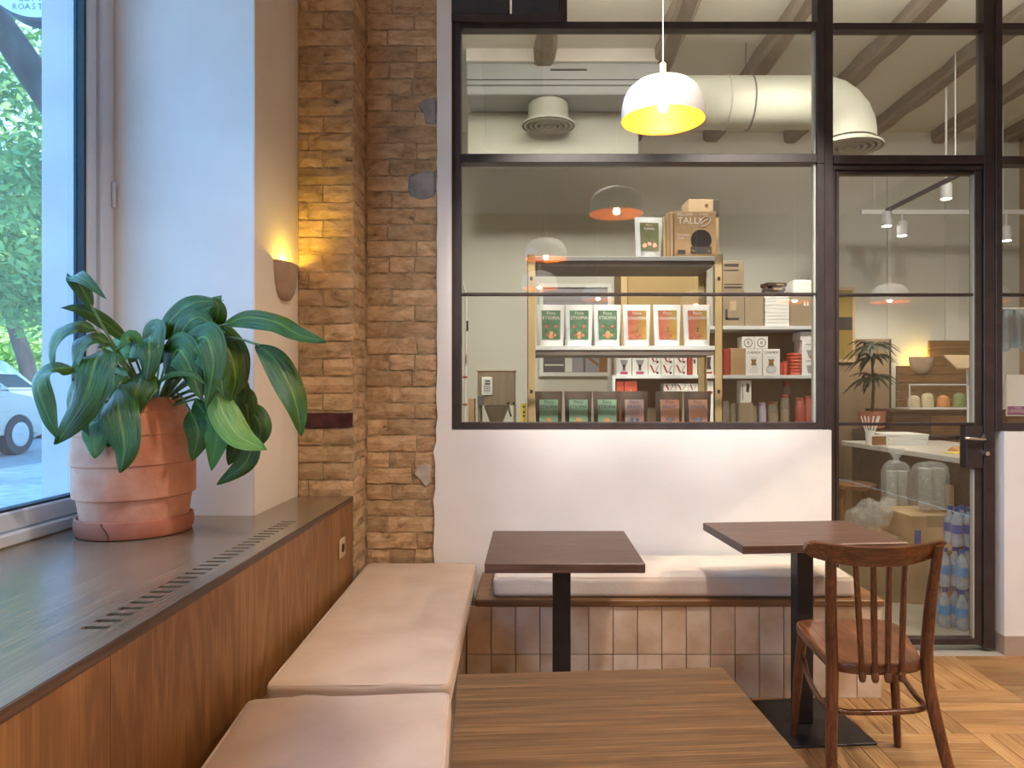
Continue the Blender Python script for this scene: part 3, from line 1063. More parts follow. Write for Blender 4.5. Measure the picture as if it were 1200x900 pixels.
so = thing('power_socket', 'small pale power socket on the veneered ledge front near the brick pier', 'socket', (-0.833, 3.145, 0.64))
obj('plate', B(0, 0.009, -0.042, 0.042, -0.042, 0.042, 0.003), M['kraft_light'], so)
bm = lathe([(0.019, 0), (0.019, 0.003)], 16)
bmesh.ops.rotate(bm, verts=bm.verts[:], cent=(0, 0, 0), matrix=Matrix.Rotation(PI / 2, 3, 'Y'))
obj('outlet', bm, M['dark'], so, loc=(0.009, 0, 0))

# ------------------------------------------------------------------ benches and cushions
bn = thing('corner_bench', 'low bench base under the long beige cushions along the window ledge', 'bench', (-0.55, 1.8, 0))
obj('base', B(-0.278, 0.27, -1.7, 1.776, 0.0, 0.36), M['tile'], bn)
obj('seat_board', B(-0.278, 0.268, -1.7, 1.776, 0.36, 0.385, 0.004), M['bench_board'], bn)

tb = thing('tiled_bench', 'low bench faced with glazed cream tiles below the glass wall', 'bench', (0.62, 3.34, 0))
tx, ty = -0.62, -3.34
TB0, TB1 = -0.2795, 1.515
obj('body', B(-0.24 + tx, TB1 + tx, 3.112 + ty, 3.575 + ty, 0, 0.398), M['grout'], tb)
obj('seat_board', B(-0.24 + tx, TB1 + 0.012 + tx, 3.090 + ty, 3.578 + ty, 0.398, 0.426, 0.004), M['bench_board'], tb)
tile_proto = {}
tw = 0.1055
for row, (z0, z1) in enumerate(((0.0, 0.187), (0.190, 0.396))):
    for k in range(17):
        x1 = TB1 - k * tw
        x0 = x1 - tw + 0.003
        if x0 < TB0: continue
        loc = ((x0 + x1) / 2 + tx, 3.112 + ty, (z0 + z1) / 2)
        rot = (rnd.uniform(-.010, .010), 0, rnd.uniform(-.014, .014))
        if row not in tile_proto:
            tile_proto[row] = obj('tile', B(-(tw - .003) / 2, (tw - .003) / 2, -0.012, 0.003, -(z1 - z0) / 2, (z1 - z0) / 2, 0.0022, 2), M['tile'], tb, loc=loc, rot=rot)
        else:
            copy_obj(tile_proto[row], tb, loc, rot)
for row, (z0, z1) in enumerate(((0.0, 0.187), (0.190, 0.396))):     # tiled end of the bench
    for k in range(4):
        loc = (TB1 + 0.001 + tx, 3.118 + tw / 2 + k * tw + ty, (z0 + z1) / 2)
        copy_obj(tile_proto[row], tb, loc, (0, 0, PI / 2))


def cushion(name, label, hx, hy, hz, loc, rz, mat, r=0.022, bulge=0.008, seed=1, group=None, wr=0.009):
    t = thing(name, label, 'cushion', loc, rz, group)
    obj('cover', rounded(hx, hy, hz, r, 22, bulge, wr, seed), M[mat], t, smooth=True, loc=(0, 0, hz), angle=3)
    q = r * 0.35
    zt = 2 * hz - r * 0.32
    loop = []
    c = 0.03
    for cx, cy, a0 in ((hx - c, hy - c, 0), (-hx + c, hy - c, PI / 2), (-hx + c, -hy + c, PI), (hx - c, -hy + c, 1.5 * PI)):
        for s in range(5):
            a = a0 + s * PI / 8
            loop.append((cx + (c - q) * math.cos(a), cy + (c - q) * math.sin(a), zt))
    # straight runs need points of their own to follow the cover
    full = []
    for a, b in zip(loop, loop[1:] + loop[:1]):
        a, b = Vector(a), Vector(b)
        n = max(1, int((b - a).length / 0.08))
        for s in range(n):
            p = a.lerp(b, s / n)
            full.append(p)
    obj('piping', sweep(full, 0.0035, n=6, closed=True), M['piping'], t, smooth=True)
    return t


cushion('bench_cushion', 'long beige bench cushion running back to the brick corner', 0.272, 0.735, 0.044, (-0.525, 2.835, 0.386), 0.022, 'fabric', seed=3, bulge=0.006)
cushion('bench_cushion', 'nearest beige bench cushion, in the bottom left foreground', 0.285, 0.62, 0.042, (-0.46, 1.425, 0.386), 0.085, 'fabric', seed=8, bulge=0.006)
cushion('bench_cushion', 'long pale cushion on the tiled bench under the glass wall', 0.790, 0.205, 0.046, (0.627, 3.325, 0.427), 0.0, 'fabric_pale', seed=5, bulge=0.010)

# ------------------------------------------------------------------ tables


def table(label, loc, rz, w, d, mat, plate=0.42, post=0.033, ox=0.0, oy=0.0):
    t = thing('cafe_table', label, 'table', loc, rz)
    bm = bmesh.new()
    B(-w / 2, w / 2, -d / 2, d / 2, 0.717, 0.75, 0.0025, bm=bm)
    obj('tabletop', bm, M[mat], t)
    obj('post', B(ox - post, ox + post, oy - post, oy + post, 0.010, 0.713, 0.004), M['black_metal'], t)
    obj('base_plate', B(ox - plate / 2, ox + plate / 2, oy - plate / 2, oy + plate / 2, 0.0, 0.010, 0.003), M['black_metal'], t)
    obj('mounting_plate', B(ox - 0.1, ox + 0.1, oy - 0.1, oy + 0.1, 0.712, 0.7175), M['black_metal'], t)
    return t


table('small square oak table in the middle, in front of the pale bench cushion', (0.115, 2.69, 0), 0.0, 0.542, 0.555, 'table', 0.40)
table('oak table at the right with the chair drawn up to it', (1.100, 2.945, 0), 0.085, 0.652, 0.462, 'table', 0.40, ox=-0.02, oy=-0.072)
table('nearest oak table, its top filling the bottom of the picture', (0.150, 1.180, 0), 0.070, 0.560, 0.64, 'table_near', 0.42)

# ------------------------------------------------------------------ bentwood chair seen from behind
ch = thing('bentwood_chair', 'reddish brown bentwood chair with a spindle back at the right table', 'chair', (1.145, 2.50, 0))


def C(x, y, z): return Vector((x - 1.145, y - 2.50, z))


SZ = 0.46
# seat: rounded trapezoid, narrower at the back
ctr = [(0.985, 2.300), (1.03, 2.277), (1.125, 2.270), (1.215, 2.285), (1.262, 2.312), (1.285, 2.36), (1.345, 2.56), (1.374, 2.66), (1.365, 2.715), (1.32, 2.742),
       (1.19, 2.752), (1.06, 2.740), (1.008, 2.720), (0.988, 2.672), (0.978, 2.56), (0.966, 2.37), (0.968, 2.325)]


def smooth_loop(p, n=1):
    for _ in range(n):
        q = []
        for a, b in zip(p, p[1:] + p[:1]):
            q.append((a[0] * .75 + b[0] * .25, a[1] * .75 + b[1] * .25))
            q.append((a[0] * .25 + b[0] * .75, a[1] * .25 + b[1] * .75))
        p = q
    return p


ol = smooth_loop(ctr, 2)
cxm = sum(p[0] for p in ol) / len(ol)
cym = sum(p[1] for p in ol) / len(ol)
bm = bmesh.new()
rings = []
for sc, z in ((0.0, SZ - 0.034), (0.94, SZ - 0.034), (0.985, SZ - 0.031), (1.0, SZ - 0.022), (1.0, SZ - 0.010), (0.985, SZ - 0.002), (0.95, SZ), (0.85, SZ - 0.002), (0.6, SZ - 0.006), (0.3, SZ - 0.008), (0.0, SZ - 0.008)):
    if sc == 0:
        rings.append([bm.verts.new(C(cxm, cym, z))])
    else:
        rings.append([bm.verts.new(C(cxm + (x - cxm) * sc, cym + (y - cym) * sc, z)) for x, y in ol])
n = len(ol)
for a, b in zip(rings, rings[1:]):
    for i in range(n):
        if len(a) == 1: bm.faces.new((a[0], b[i], b[(i + 1) % n]))
        elif len(b) == 1: bm.faces.new((a[i], a[(i + 1) % n], b[0]))
        else: bm.faces.new((a[i], a[(i + 1) % n], b[(i + 1) % n], b[i]))
obj('seat', bm, M['chair_seat'], ch, smooth=True, angle=0.9)


def bez(p, n=14):
    """smooth curve through points (Catmull-Rom)"""
    p = [Vector(q) for q in p]
    p = [p[0] * 2 - p[1]] + p + [p[-1] * 2 - p[-2]]
    out = []
    for i in range(1, len(p) - 2):
        for s in range(n):
            t = s / n
            out.append(0.5 * ((2 * p[i]) + (-p[i - 1] + p[i + 1]) * t + (2 * p[i - 1] - 5 * p[i] + 4 * p[i + 1] - p[i + 2]) * t * t + (-p[i - 1] + 3 * p[i] - 3 * p[i + 1] + p[i + 2]) * t ** 3))
    out.append(p[-2])
    return out


def limb(name, pts, r, mat='chair', n=12, seg=6, flat=None):
    path = bez(pts, seg)
    m = len(path) - 1
    rr = []
    for i in range(m + 1):
        t = i / m * (len(r) - 1)
        k = min(int(t), len(r) - 2)
        rr.append(r[k] + (r[k + 1] - r[k]) * (t - k))
    return obj(name, sweep(path, rr, n=n, flat=flat), M[mat], ch, smooth=True)


# rear legs run up into the backrest uprights
limb('rear_leg', [C(0.938, 2.225, 0.0), C(0.948, 2.262, 0.20), C(0.962, 2.288, 0.42), C(0.950, 2.268, 0.62), C(0.930, 2.222, 0.852)], [0.0165, 0.0185, 0.0200, 0.0185, 0.0165])
limb('rear_leg', [C(1.345, 2.225, 0.0), C(1.308, 2.275, 0.20), C(1.282, 2.318, 0.42), C(1.278, 2.296, 0.62), C(1.272, 2.238, 0.852)], [0.0165, 0.0185, 0.0200, 0.0185, 0.0165])
limb('front_leg', [C(1.008, 2.752, 0.0), C(1.014, 2.725, 0.22), C(1.022, 2.690, 0.432)], [0.0125, 0.0165, 0.0185])
limb('front_leg', [C(1.372, 2.680, 0.0), C(1.358, 2.672, 0.22), C(1.335, 2.655, 0.432)], [0.0125, 0.0165, 0.0185])
# bent stretcher hoop inside the legs
hoop = [C(1.030, 2.705, 0.318), C(0.992, 2.56, 0.305), C(0.968, 2.40, 0.300), C(0.985, 2.316, 0.300), C(1.06, 2.300, 0.300), C(1.15, 2.302, 0.300), C(1.235, 2.312, 0.300), C(1.288, 2.345, 0.300), C(1.300, 2.42, 0.302), C(1.325, 2.55, 0.308), C(1.345, 2.655, 0.318)]
obj('stretcher', sweep(bez(hoop, 6), 0.0095, n=10), M['chair'], ch, smooth=True)
# top rail: a curved plate, deeper in the middle
top = bmesh.new()
nseg = 22
prof = []
for i in range(nseg + 1):
    u = -1 + 2 * i / nseg
    x = 1.083 + 0.224 * u
    y = 2.216 + 0.055 * u * u + 0.012 * u
    zt = 0.868 - 0.012 * (1 - u * u)
    hgt = 0.070 - 0.018 * abs(u) ** 2.5
    zb = zt - hgt
    if abs(u) > 0.9:
        k = (abs(u) - 0.9) / 0.1
        zt -= 0.010 * k * k
        zb += 0.012 * k * k
    lean = 0.02
    t = 0.011
    prof.append([(x, y - t, zb + .004), (x, y - t - lean * 0.5, (zb + zt) / 2), (x, y - t - lean, zt - .004), (x, y - lean, zt), (x, y + t - lean, zt - .004), (x, y + t - lean * .5, (zb + zt) / 2), (x, y + t, zb + .004), (x, y, zb)])
rg = [[top.verts.new(C(*q)) for q in p] for p in prof]
for a, b in zip(rg, rg[1:]):
    for i in range(8): top.faces.new((a[i], a[(i + 1) % 8], b[(i + 1) % 8], b[i]))
top.faces.new(rg[0][::-1])
top.faces.new(rg[-1])
obj('top_rail', top, wood('chair_rail_varnish', (0.055, 0.016, 0.006), (0.125, 0.040, 0.013), (0.22, 0.085, 0.030), 'x', rough=0.28, rings=8, coat=0.3), ch, smooth=True, angle=0.9)
for k, (xb, xt) in enumerate(((1.052, 1.004), (1.090, 1.058), (1.131, 1.110), (1.178, 1.164))):
    u = (xt - 1.083) / 0.224
    yt = 2.216 + 0.055 * u * u + 0.012 * u
    yb = 2.268 + abs(k - 1.4) * 0.006
    sp = limb('spindle', [C(xb, yb, 0.425), C(xb - (xb - xt) * .45, (yb + yt) / 2 + 0.004, 0.62), C(xt, yt, 0.812)], [0.0085, 0.0100, 0.0085], n=8)
    cl = lathe([(0.0, 0), (0.008, 0.001), (0.0115, 0.010), (0.0120, 0.024), (0.010, 0.032)], 10, cap0=False)
    bmesh.ops.translate(cl, verts=cl.verts[:], vec=C(xb, yb - 0.002, 0.408))
    obj('spindle_foot', cl, M['chair_seat'], sp, smooth=True)

# ------------------------------------------------------------------ pendant lamps of the cafe
PEND = [(0.531, 2.88, 2.415, 'white dome pendant lamp hanging in front of the glass wall'),
        (0.12, 1.64, 2.36, 'white dome pendant lamp above the nearest table'),
        (0.08, 0.74, 2.25, 'white dome pendant lamp over the camera'),
        (0.68, 0.07, 2.23, 'white dome pendant lamp just behind the camera'),
        (1.80, -0.50, 2.24, 'white dome pendant lamp at the back of the cafe'),
        (2.42, 0.74, 2.13, 'white dome pendant lamp right of the camera'),
        (3.29, 0.74, 2.13, 'white dome pendant lamp far right of the camera'),
        (4.20, 0.74, 2.13, 'white dome pendant lamp by the right wall')]
proto = None
for k, (x, y, z, lab) in enumerate(PEND):
    if proto is None:
        t = thing('pendant_lamp', lab, 'lamp', (x, y, z), 0, 'white pendant lamps of the cafe')
        R = 0.1665
        prof = [(R, 0.0), (R + 0.001, 0.004), (R - 0.002, 0.055), (R - 0.010, 0.090), (R - 0.028, 0.122), (R - 0.055, 0.145), (R - 0.095, 0.160), (0.03, 0.166), (0.016, 0.167)]
        obj('lamp_shade', lathe(prof, 48, cap0=False, cap1=True), M['lamp_white'], t, smooth=True)
        inn = [(r - 0.003 if r > 0.04 else r, zz_ - (0.003 if zz_ > 0.05 else 0)) for r, zz_ in prof]
        inn[0] = (R - 0.0005, 0.0)
        inn[1] = (R - 0.003, 0.004)
        obj('shade_lining', lathe(inn, 48, cap0=False, cap1=True), M['lamp_inner'], t, smooth=True)
        obj('neck', lathe([(0.014, 0.166), (0.014, 0.228), (0.010, 0.232)], 16), M['pale_wood'], t, smooth=True)
        obj('cord', sweep([(0, 0, 0.231), (0, 0, 1.45)], 0.0026, n=6), M['lamp_white'], t)
        so_ = obj('bulb_holder', lathe([(0.018, 0.10), (0.018, 0.162)], 16), M['brass'], t, smooth=True)
        obj('bulb', lathe([(0.002, 0.034), (0.014, 0.038), (0.020, 0.048), (0.021, 0.062), (0.018, 0.082), (0.013, 0.100)], 18), M['bulb'], t, smooth=True)
        proto = t
    else:
        t = copy_tree(proto)
        t.location = (x, y, z)
        t['label'] = lab
    for c in t.children:
        if c.name.startswith('cord'): c.scale.z = (CEIL - z - 0.0) / 1.45
    # the bulb's own light
    lamp('pendant_light', 'POINT', (x, y, z + 0.020), 6.5, (1.0, 0.74, 0.42), shadow_soft_size=0.02)

# ------------------------------------------------------------------ wall lamp on the cream side face


def sconce(label, loc, rz, scale=1.0, power=3.0):
    t = thing('wall_lamp', label, 'lamp', loc, rz)
    # half bowl against the wall plane x = 0, opening upwards
    bm = bmesh.new()
    prof = [(0.030, 0.0), (0.062, 0.008), (0.090, 0.035), (0.108, 0.075), (0.118, 0.12), (0.121, 0.165)]
    out, inn_ = [], []
    n_ = 20
    for r, z in prof:
        out.append([bm.verts.new((r * 0.46 * math.sin(PI * i / n_) * scale, -r * math.cos(PI * i / n_) * scale, z * scale)) for i in range(n_ + 1)])
    for r, z in prof:
        q = max(r - 0.008, 0.02)
        inn_.append([bm.verts.new((q * 0.42 * math.sin(PI * i / n_) * scale, -q * math.cos(PI * i / n_) * scale, max(z, 0.012) * scale)) for i in range(n_ + 1)])
    for g, flip in ((out, 0), (inn_, 1)):
        for a, b in zip(g, g[1:]):
            for i in range(n_):
                f = (a[i], a[i + 1], b[i + 1], b[i])
                bm.faces.new(f[::-1] if flip else f)
    for i in range(n_):
        bm.faces.new((out[-1][i], out[-1][i + 1], inn_[-1][i + 1], inn_[-1][i]))
    bm.faces.new(out[0])
    bm.faces.new(inn_[0])
    obj('bowl', bm, M['clay'], t, smooth=True, angle=0.8)
    obj('bulb', lathe([(0.004, 0.07 * scale), (0.018, 0.078 * scale), (0.018, 0.11 * scale), (0.006, 0.125 * scale)], 12), M['warm_bulb'], t, smooth=True, loc=(0.024 * scale, 0, 0))
    l = lamp('sconce_light', 'POINT', (0, 0, 0), power, (1.0, 0.70, 0.08), shadow_soft_size=0.012)
    l.location = Vector(loc) + Matrix.Rotation(rz, 3, 'Z') @ Vector((0.026 * scale, 0, 0.140 * scale))
    return t


sconce('clay half bowl wall lamp glowing yellow on the cream pier beside the brick', (-1.0935, 3.165, 1.727), 0.0, 0.98, 4.6)

# ------------------------------------------------------------------ potted plant on the ledge
PXc, PYc = -1.395, 2.53
pl = thing('potted_plant', 'broad leaved green plant in a terracotta pot on the window ledge', 'plant', (PXc, PYc, LZ))


def L3(px, py, y): return at(px, py, y) - Vector((PXc, PYc, LZ))


prof = [(0.150, 0.030), (0.166, 0.036), (0.172, 0.062), (0.176, 0.100), (0.181, 0.132), (0.192, 0.136), (0.1935, 0.142), (0.1945, 0.200), (0.195, 0.246), (0.1995, 0.250), (0.200, 0.256),
        (0.197, 0.300), (0.190, 0.346), (0.193, 0.351), (0.192, 0.356), (0.182, 0.395), (0.170, 0.424), (0.172, 0.428), (0.170, 0.432), (0.154, 0.456), (0.142, 0.470), (0.136, 0.474), (0.130, 0.470), (0.128, 0.455), (0.130, 0.430)]
bm = lathe(prof, 56, cap0=True, cap1=False)
for v in bm.verts:       # hand-coiled: bands run a little askew, one side slightly flattened
    a = math.atan2(v.co.y, v.co.x)
    v.co.z += 0.006 * math.sin(a + 0.6) * min(1, v.co.z / 0.2)
    k = 1 + 0.008 * math.sin(3 * a + v.co.z * 9) + 0.004 * math.sin(7 * a)
    v.co.x *= k
    v.co.y *= k
obj('pot', bm, M['terracotta'], pl, smooth=True, angle=0.6)
obj('soil', lathe([(0.0005, 0.442), (0.130, 0.440)], 32, cap0=False, cap1=False), M['soil'], pl)
bm = lathe([(0.165, 0.0), (0.181, 0.004), (0.187, 0.020), (0.188, 0.048), (0.186, 0.060), (0.180, 0.062), (0.176, 0.056), (0.172, 0.026), (0.150, 0.0225)], 56)
obj('saucer', bm, M['terracotta_saucer'], pl, smooth=True, angle=0.6)
crack = [(0.1885 * math.cos(a), 0.1885 * math.sin(a), z) for a, z in ((-1.62, 0.061), (-1.60, 0.048), (-1.53, 0.032), (-1.50, 0.016), (-1.50, 0.004))]
obj('crack', sweep(crack, 0.0016, n=5), M['dark'], pl)['label'] = 'thin dark crack in the saucer'

leaf_id = [0]


def leaf(pts, wpx, mat='leaf', stem=None, up=(0.1, -1.0, 0.55), fold=0.22, roll=0.0, name='leaf', root=None, wave=0.15):
    """pts: (pixel x, pixel y, depth) along the midrib, turned into metres at that depth"""
    root = root or pl
    leaf_id[0] += 1
    r = random.Random(leaf_id[0])
    spine = bez([L3(*p) for p in pts], 7)
    m = len(spine) - 1
    wid = wpx * sum(p[2] for p in pts) / len(pts) / F / 2
    bm = bmesh.new()
    uvl = bm.loops.layers.uv.new('UVMap')
    NV = 6
    rows = []
    upv = Vector(up).normalized()
    ph = r.uniform(0, 6)
    prev_s = None
    for k, p in enumerate(spine):
        t = k / m
        tan = (spine[min(k + 1, m)] - spine[max(k - 1, 0)]).normalized()
        side = tan.cross(upv)
        if side.length < 0.15 and prev_s is not None: side = prev_s.copy()
        side = side - tan * side.dot(tan)
        side.normalize()
        if prev_s is not None:
            if side.dot(prev_s) < 0: side = -side
            side = (side * 0.5 + prev_s * 0.5)
            side = (side - tan * side.dot(tan)).normalized()
        prev_s = side
        nor = side.cross(tan).normalized()
        if nor.dot(upv) < 0: nor = -nor
        w = wid * (math.sin(PI * min(1, t ** 0.78)) ** 0.75) if 0 < t < 1 else 0
        w = max(w, 0.0012)
        row = []
        for j in range(NV + 1):
            v = -1 + 2 * j / NV
            rip = wave * wid * math.sin(9 * t + ph + (1.3 if v > 0 else 0)) * abs(v) ** 2
            q = p + side * (w * v * math.cos(fold)) + nor * (-(w * abs(v)) * math.sin(fold) * (-1) + rip - 0.35 * w * v * v)
            row.append((bm.verts.new(q), (t, j / NV)))
        rows.append(row)
    for a, b in zip(rows, rows[1:]):
        for j in range(NV):
            quad = (a[j], a[j + 1], b[j + 1], b[j])
            f = bm.faces.new([q[0] for q in quad])
            for lp, q in zip(f.loops, quad): lp[uvl].uv = q[1]
    lo = obj(name, bm, M[mat], root, smooth=True, angle=3)
    if stem:
        sp = [L3(*s) for s in stem] + [spine[0], spine[1]]
        obj('leaf_stem', sweep(bez(sp, 5), [0.0052] * 3 + [0.004] * (len(bez(sp, 5)) - 5) + [0.0028] * 2, n=6), M['stem'], lo, smooth=True)
    return lo


B0 = (180, 482, 2.52)
leaf([(108, 360, 2.36), (97, 340, 2.34), (87, 323, 2.31), (101, 329, 2.27), (124, 350, 2.25)], 21, stem=[B0, (160, 445, 2.45), (128, 395, 2.38)])
leaf([(152, 402, 2.44), (122, 377, 2.40), (97, 363, 2.36), (70, 361, 2.32)], 19, stem=[B0, (166, 440, 2.47)])
leaf([(112, 388, 2.34), (92, 380, 2.31), (73, 388, 2.28), (61, 410, 2.26), (60, 434, 2.25)], 33, stem=[B0, (150, 430, 2.44)], up=(-0.5, -1, 0.9))
leaf([(130, 404, 2.36), (110, 395, 2.32), (93, 408, 2.28), (84, 446, 2.26)], 36, stem=[B0, (152, 440, 2.44)], up=(-0.4, -1, 0.8))
leaf([(122, 408, 2.33), (112, 424, 2.27), (98, 470, 2.24), (66, 521, 2.24)], 54, stem=[B0, (150, 435, 2.42)], up=(0, -1, 0.25))
leaf([(88, 431, 2.27), (60, 433, 2.22), (44, 448, 2.18), (54, 482, 2.17), (70, 515, 2.17)], 38, stem=[B0, (140, 440, 2.40)], up=(-0.5, -1, 0.4))
leaf([(186, 428, 2.55), (180, 400, 2.50), (176, 393, 2.44), (175, 420, 2.39), (170, 456, 2.38)], 42, stem=[B0], up=(0, -1, 0.35))
leaf([(168, 436, 2.42), (161, 455, 2.36), (148, 497, 2.33)], 42, stem=[B0], up=(0.2, -1, 0.2))
leaf([(139, 452, 2.36), (139, 480, 2.29), (146, 520, 2.27), (141, 554, 2.27)], 44, stem=[B0, (152, 445, 2.42)], up=(0.1, -1, 0.2))
leaf([(120, 490, 2.33), (111, 510, 2.30), (112, 537, 2.29)], 34, stem=[B0, (145, 462, 2.40)], up=(0, -1, 0.1), mat='leaf_light')
leaf([(188, 399, 2.48), (203, 372, 2.48), (228, 355, 2.47), (262, 352, 2.46)], 30, stem=[B0, (180, 440, 2.50)], up=(0.2, -1, 0.7))
leaf([(204, 398, 2.56), (232, 372, 2.56), (260, 346, 2.56)], 36, stem=[B0, (190, 440, 2.54)], mat='leaf_light', up=(0.2, -1, 0.3))
leaf([(240, 400, 2.50), (252, 378, 2.47), (256, 362, 2.45), (250, 348, 2.44)], 22, up=(0.3, -1, 0.1), stem=[B0, (222, 430, 2.50)])
leaf([(262, 381, 2.44), (290, 372, 2.41), (322, 377, 2.38), (350, 392, 2.36), (382, 400, 2.34)], 31, stem=[B0, (215, 420, 2.50), (240, 388, 2.46)], up=(0.1, -1, 0.8))
leaf([(300, 403, 2.40), (322, 422, 2.38), (341, 455, 2.36), (349, 482, 2.35), (353, 511, 2.35)], 35, stem=[B0, (225, 420, 2.50), (262, 396, 2.44)], up=(0.5, -1, 0.5))
leaf([(212, 440, 2.46), (226, 404, 2.42), (242, 396, 2.38), (250, 428, 2.35), (241, 478, 2.34)], 42, stem=[B0], up=(0.1, -1, 0.35))
leaf([(196, 446, 2.45), (206, 412, 2.42), (218, 420, 2.38), (236, 468, 2.35)], 46, stem=[B0], up=(0, -1, 0.4))
leaf([(226, 392, 2.50), (258, 386, 2.47), (282, 415, 2.45), (287, 462, 2.44)], 26, stem=[B0, (205, 425, 2.50)], up=(0.7, -0.9, 0.5))
leaf([(246, 392, 2.46), (266, 408, 2.42), (276, 440, 2.40), (270, 470, 2.40)], 38, stem=[B0, (212, 425, 2.50)], up=(0.5, -1, 0.3))
leaf([(252, 452, 2.42), (262, 484, 2.38), (282, 512, 2.36), (313, 527, 2.35)], 36, mat='leaf_yellow', stem=[B0, (222, 446, 2.48)], up=(0.2, -1, 0.3))
leaf([(246, 478, 2.42), (254, 510, 2.40), (247, 552, 2.40)], 30, stem=[B0, (222, 458, 2.48)], up=(0.1, -1, 0.1), mat='leaf_light')
leaf([(278, 478, 2.50), (298, 486, 2.48), (306, 506, 2.46), (296, 530, 2.46)], 28, stem=[B0, (232, 455, 2.50)], up=(0.3, -1, 0.4))
leaf([(298, 508, 2.46), (288, 542, 2.44), (254, 568, 2.42)], 24, stem=[B0, (240, 460, 2.50), (278, 474, 2.48)], up=(0.3, -1, -0.2))
leaf([(222, 480, 2.44), (232, 505, 2.40), (226, 540, 2.40)], 32, stem=[B0, (205, 460, 2.50)], up=(0.2, -1, 0.1))
leaf([(266, 436, 2.48), (276, 462, 2.46), (270, 498, 2.46)], 34, stem=[B0, (226, 440, 2.50)], up=(0.3, -1, 0.1))
leaf([(268, 490, 2.52), (276, 520, 2.52), (268, 545, 2.52)], 26, stem=[B0, (230, 458, 2.54)], up=(0.2, -1, 0.1))
leaf([(138, 428, 2.42), (133, 445, 2.38), (136, 478, 2.37)], 32, mat='leaf_light', stem=[B0], up=(0, -1, 0.2))
leaf([(172, 462, 2.44), (195, 440, 2.38), (222, 438, 2.34), (240, 450, 2.32)], 13, stem=[B0], up=(0, -1, 1.0))
leaf([(150, 420, 2.50), (140, 408, 2.52), (125, 415, 2.54), (118, 440, 2.55)], 34, stem=[B0], up=(-0.3, -1, 0.4), mat='leaf_light')
leaf([(236, 430, 2.58), (255, 420, 2.62), (272, 440, 2.64), (276, 480, 2.64)], 38, stem=[B0], up=(0.3, -1, 0.3))
leaf([(215, 440, 2.58), (220, 410, 2.62), (232, 400, 2.66), (245, 425, 2.68)], 36, stem=[B0], up=(0.1, -1, 0.4))
leaf([(104, 432, 2.34), (92, 448, 2.30), (92, 480, 2.28), (104, 512, 2.28)], 34, stem=[B0, (140, 445, 2.42)], up=(-0.2, -1, 0.2))
leaf([(128, 470, 2.38), (122, 492, 2.34), (128, 524, 2.32)], 30, stem=[B0], up=(0, -1, 0.15))
leaf([(216, 420, 2.44), (236, 412, 2.39), (256, 432, 2.36), (262, 466, 2.35)], 34, stem=[B0], up=(0.3, -1, 0.4))
leaf([(206, 430, 2.46), (214, 388, 2.45), (232, 372, 2.43), (252, 382, 2.41)], 28, stem=[B0], up=(0.1, -1, 0.6))
leaf([(152, 425, 2.44), (158, 405, 2.42), (150, 396, 2.40), (134, 412, 2.37)], 24, stem=[B0], up=(-0.1, -1, 0.6), mat='leaf_light')
leaf([(228, 468, 2.46), (240, 488, 2.43), (238, 522, 2.43)], 30, stem=[B0], up=(0.1, -1, 0.1))
leaf([(260, 462, 2.50), (286, 468, 2.47), (292, 500, 2.46)], 30, stem=[B0, (226, 448, 2.50)], up=(0.4, -1, 0.4))
leaf([(250, 455, 2.56), (262, 470, 2.58), (262, 520, 2.58)], 38, stem=[B0], up=(0.1, -1, 0.2))

# ------------------------------------------------------------------ the shop behind the glass: shell
YB = 6.75
SC = 3.75
o = obj('floor_shop', B(-1.4, XR, 3.64, 7.3, -0.10, 0.0), M['concrete']); o['kind'] = 'structure'
bm = B(-1.4, XR, YB, YB + 0.15, 0, SC + 0.2)
ws = obj('wall_shop', bm, M['plaster_shop']); ws['kind'] = 'structure'
o = obj('wall_side', B(-1.4, -1.25, 3.85, YB, 0, SC + 0.2), M['plaster_shop']); o['kind'] = 'structure'
cs = obj('ceiling_shop', B(-1.4, XR, 3.74, YB + 0.15, SC, SC + 0.12), M['ceiling']); cs['kind'] = 'structure'
bm = B(XL, XR, 3.60, 3.74, TOPZ - 0.005, CEIL)
o = obj('trim_2', bm, M['plaster_white']); o['kind'] = 'structure'
for px0, px1 in ((1039, 1051), (1107, 1122)):
    o = obj('pilaster', B(sx_(px0, YB), sx_(px1, YB), YB - 0.02, YB, 0, SC - 0.35), M['plaster_shop'], ws)
# ceiling beams: roughly hewn, running towards the back wall
for k, xb in enumerate((0.10, 0.95, 1.69, 2.44, 3.14, 3.82, 4.48)):
    r = random.Random(40 + k)
    bm = bmesh.new()
    rings = []
    for i in range(14):
        y = 3.76 + i * 0.2297
        w = 0.075 + r.uniform(-0.012, 0.012)
        dx = r.uniform(-0.012, 0.012)
        d = 0.10 + r.uniform(-0.01, 0.01)
        rings.append([bm.verts.new((dx + s * w, y, z)) for s, z in ((-1, SC), (-0.95, SC - d * .8), (-0.6, SC - d), (0.6, SC - d), (0.95, SC - d * .8), (1, SC))])
    for a, b in zip(rings, rings[1:]):
        for i in range(6): bm.faces.new((a[i], a[(i + 1) % 6], b[(i + 1) % 6], b[i]))
    bm.faces.new(rings[0][::-1])
    bm.faces.new(rings[-1])
    bmesh.ops.translate(bm, verts=bm.verts[:], vec=(0, 0, 0))
    obj('ceiling_beam', bm, M['beam'], cs, smooth=True, angle=0.5, loc=(xb, 0, 0))

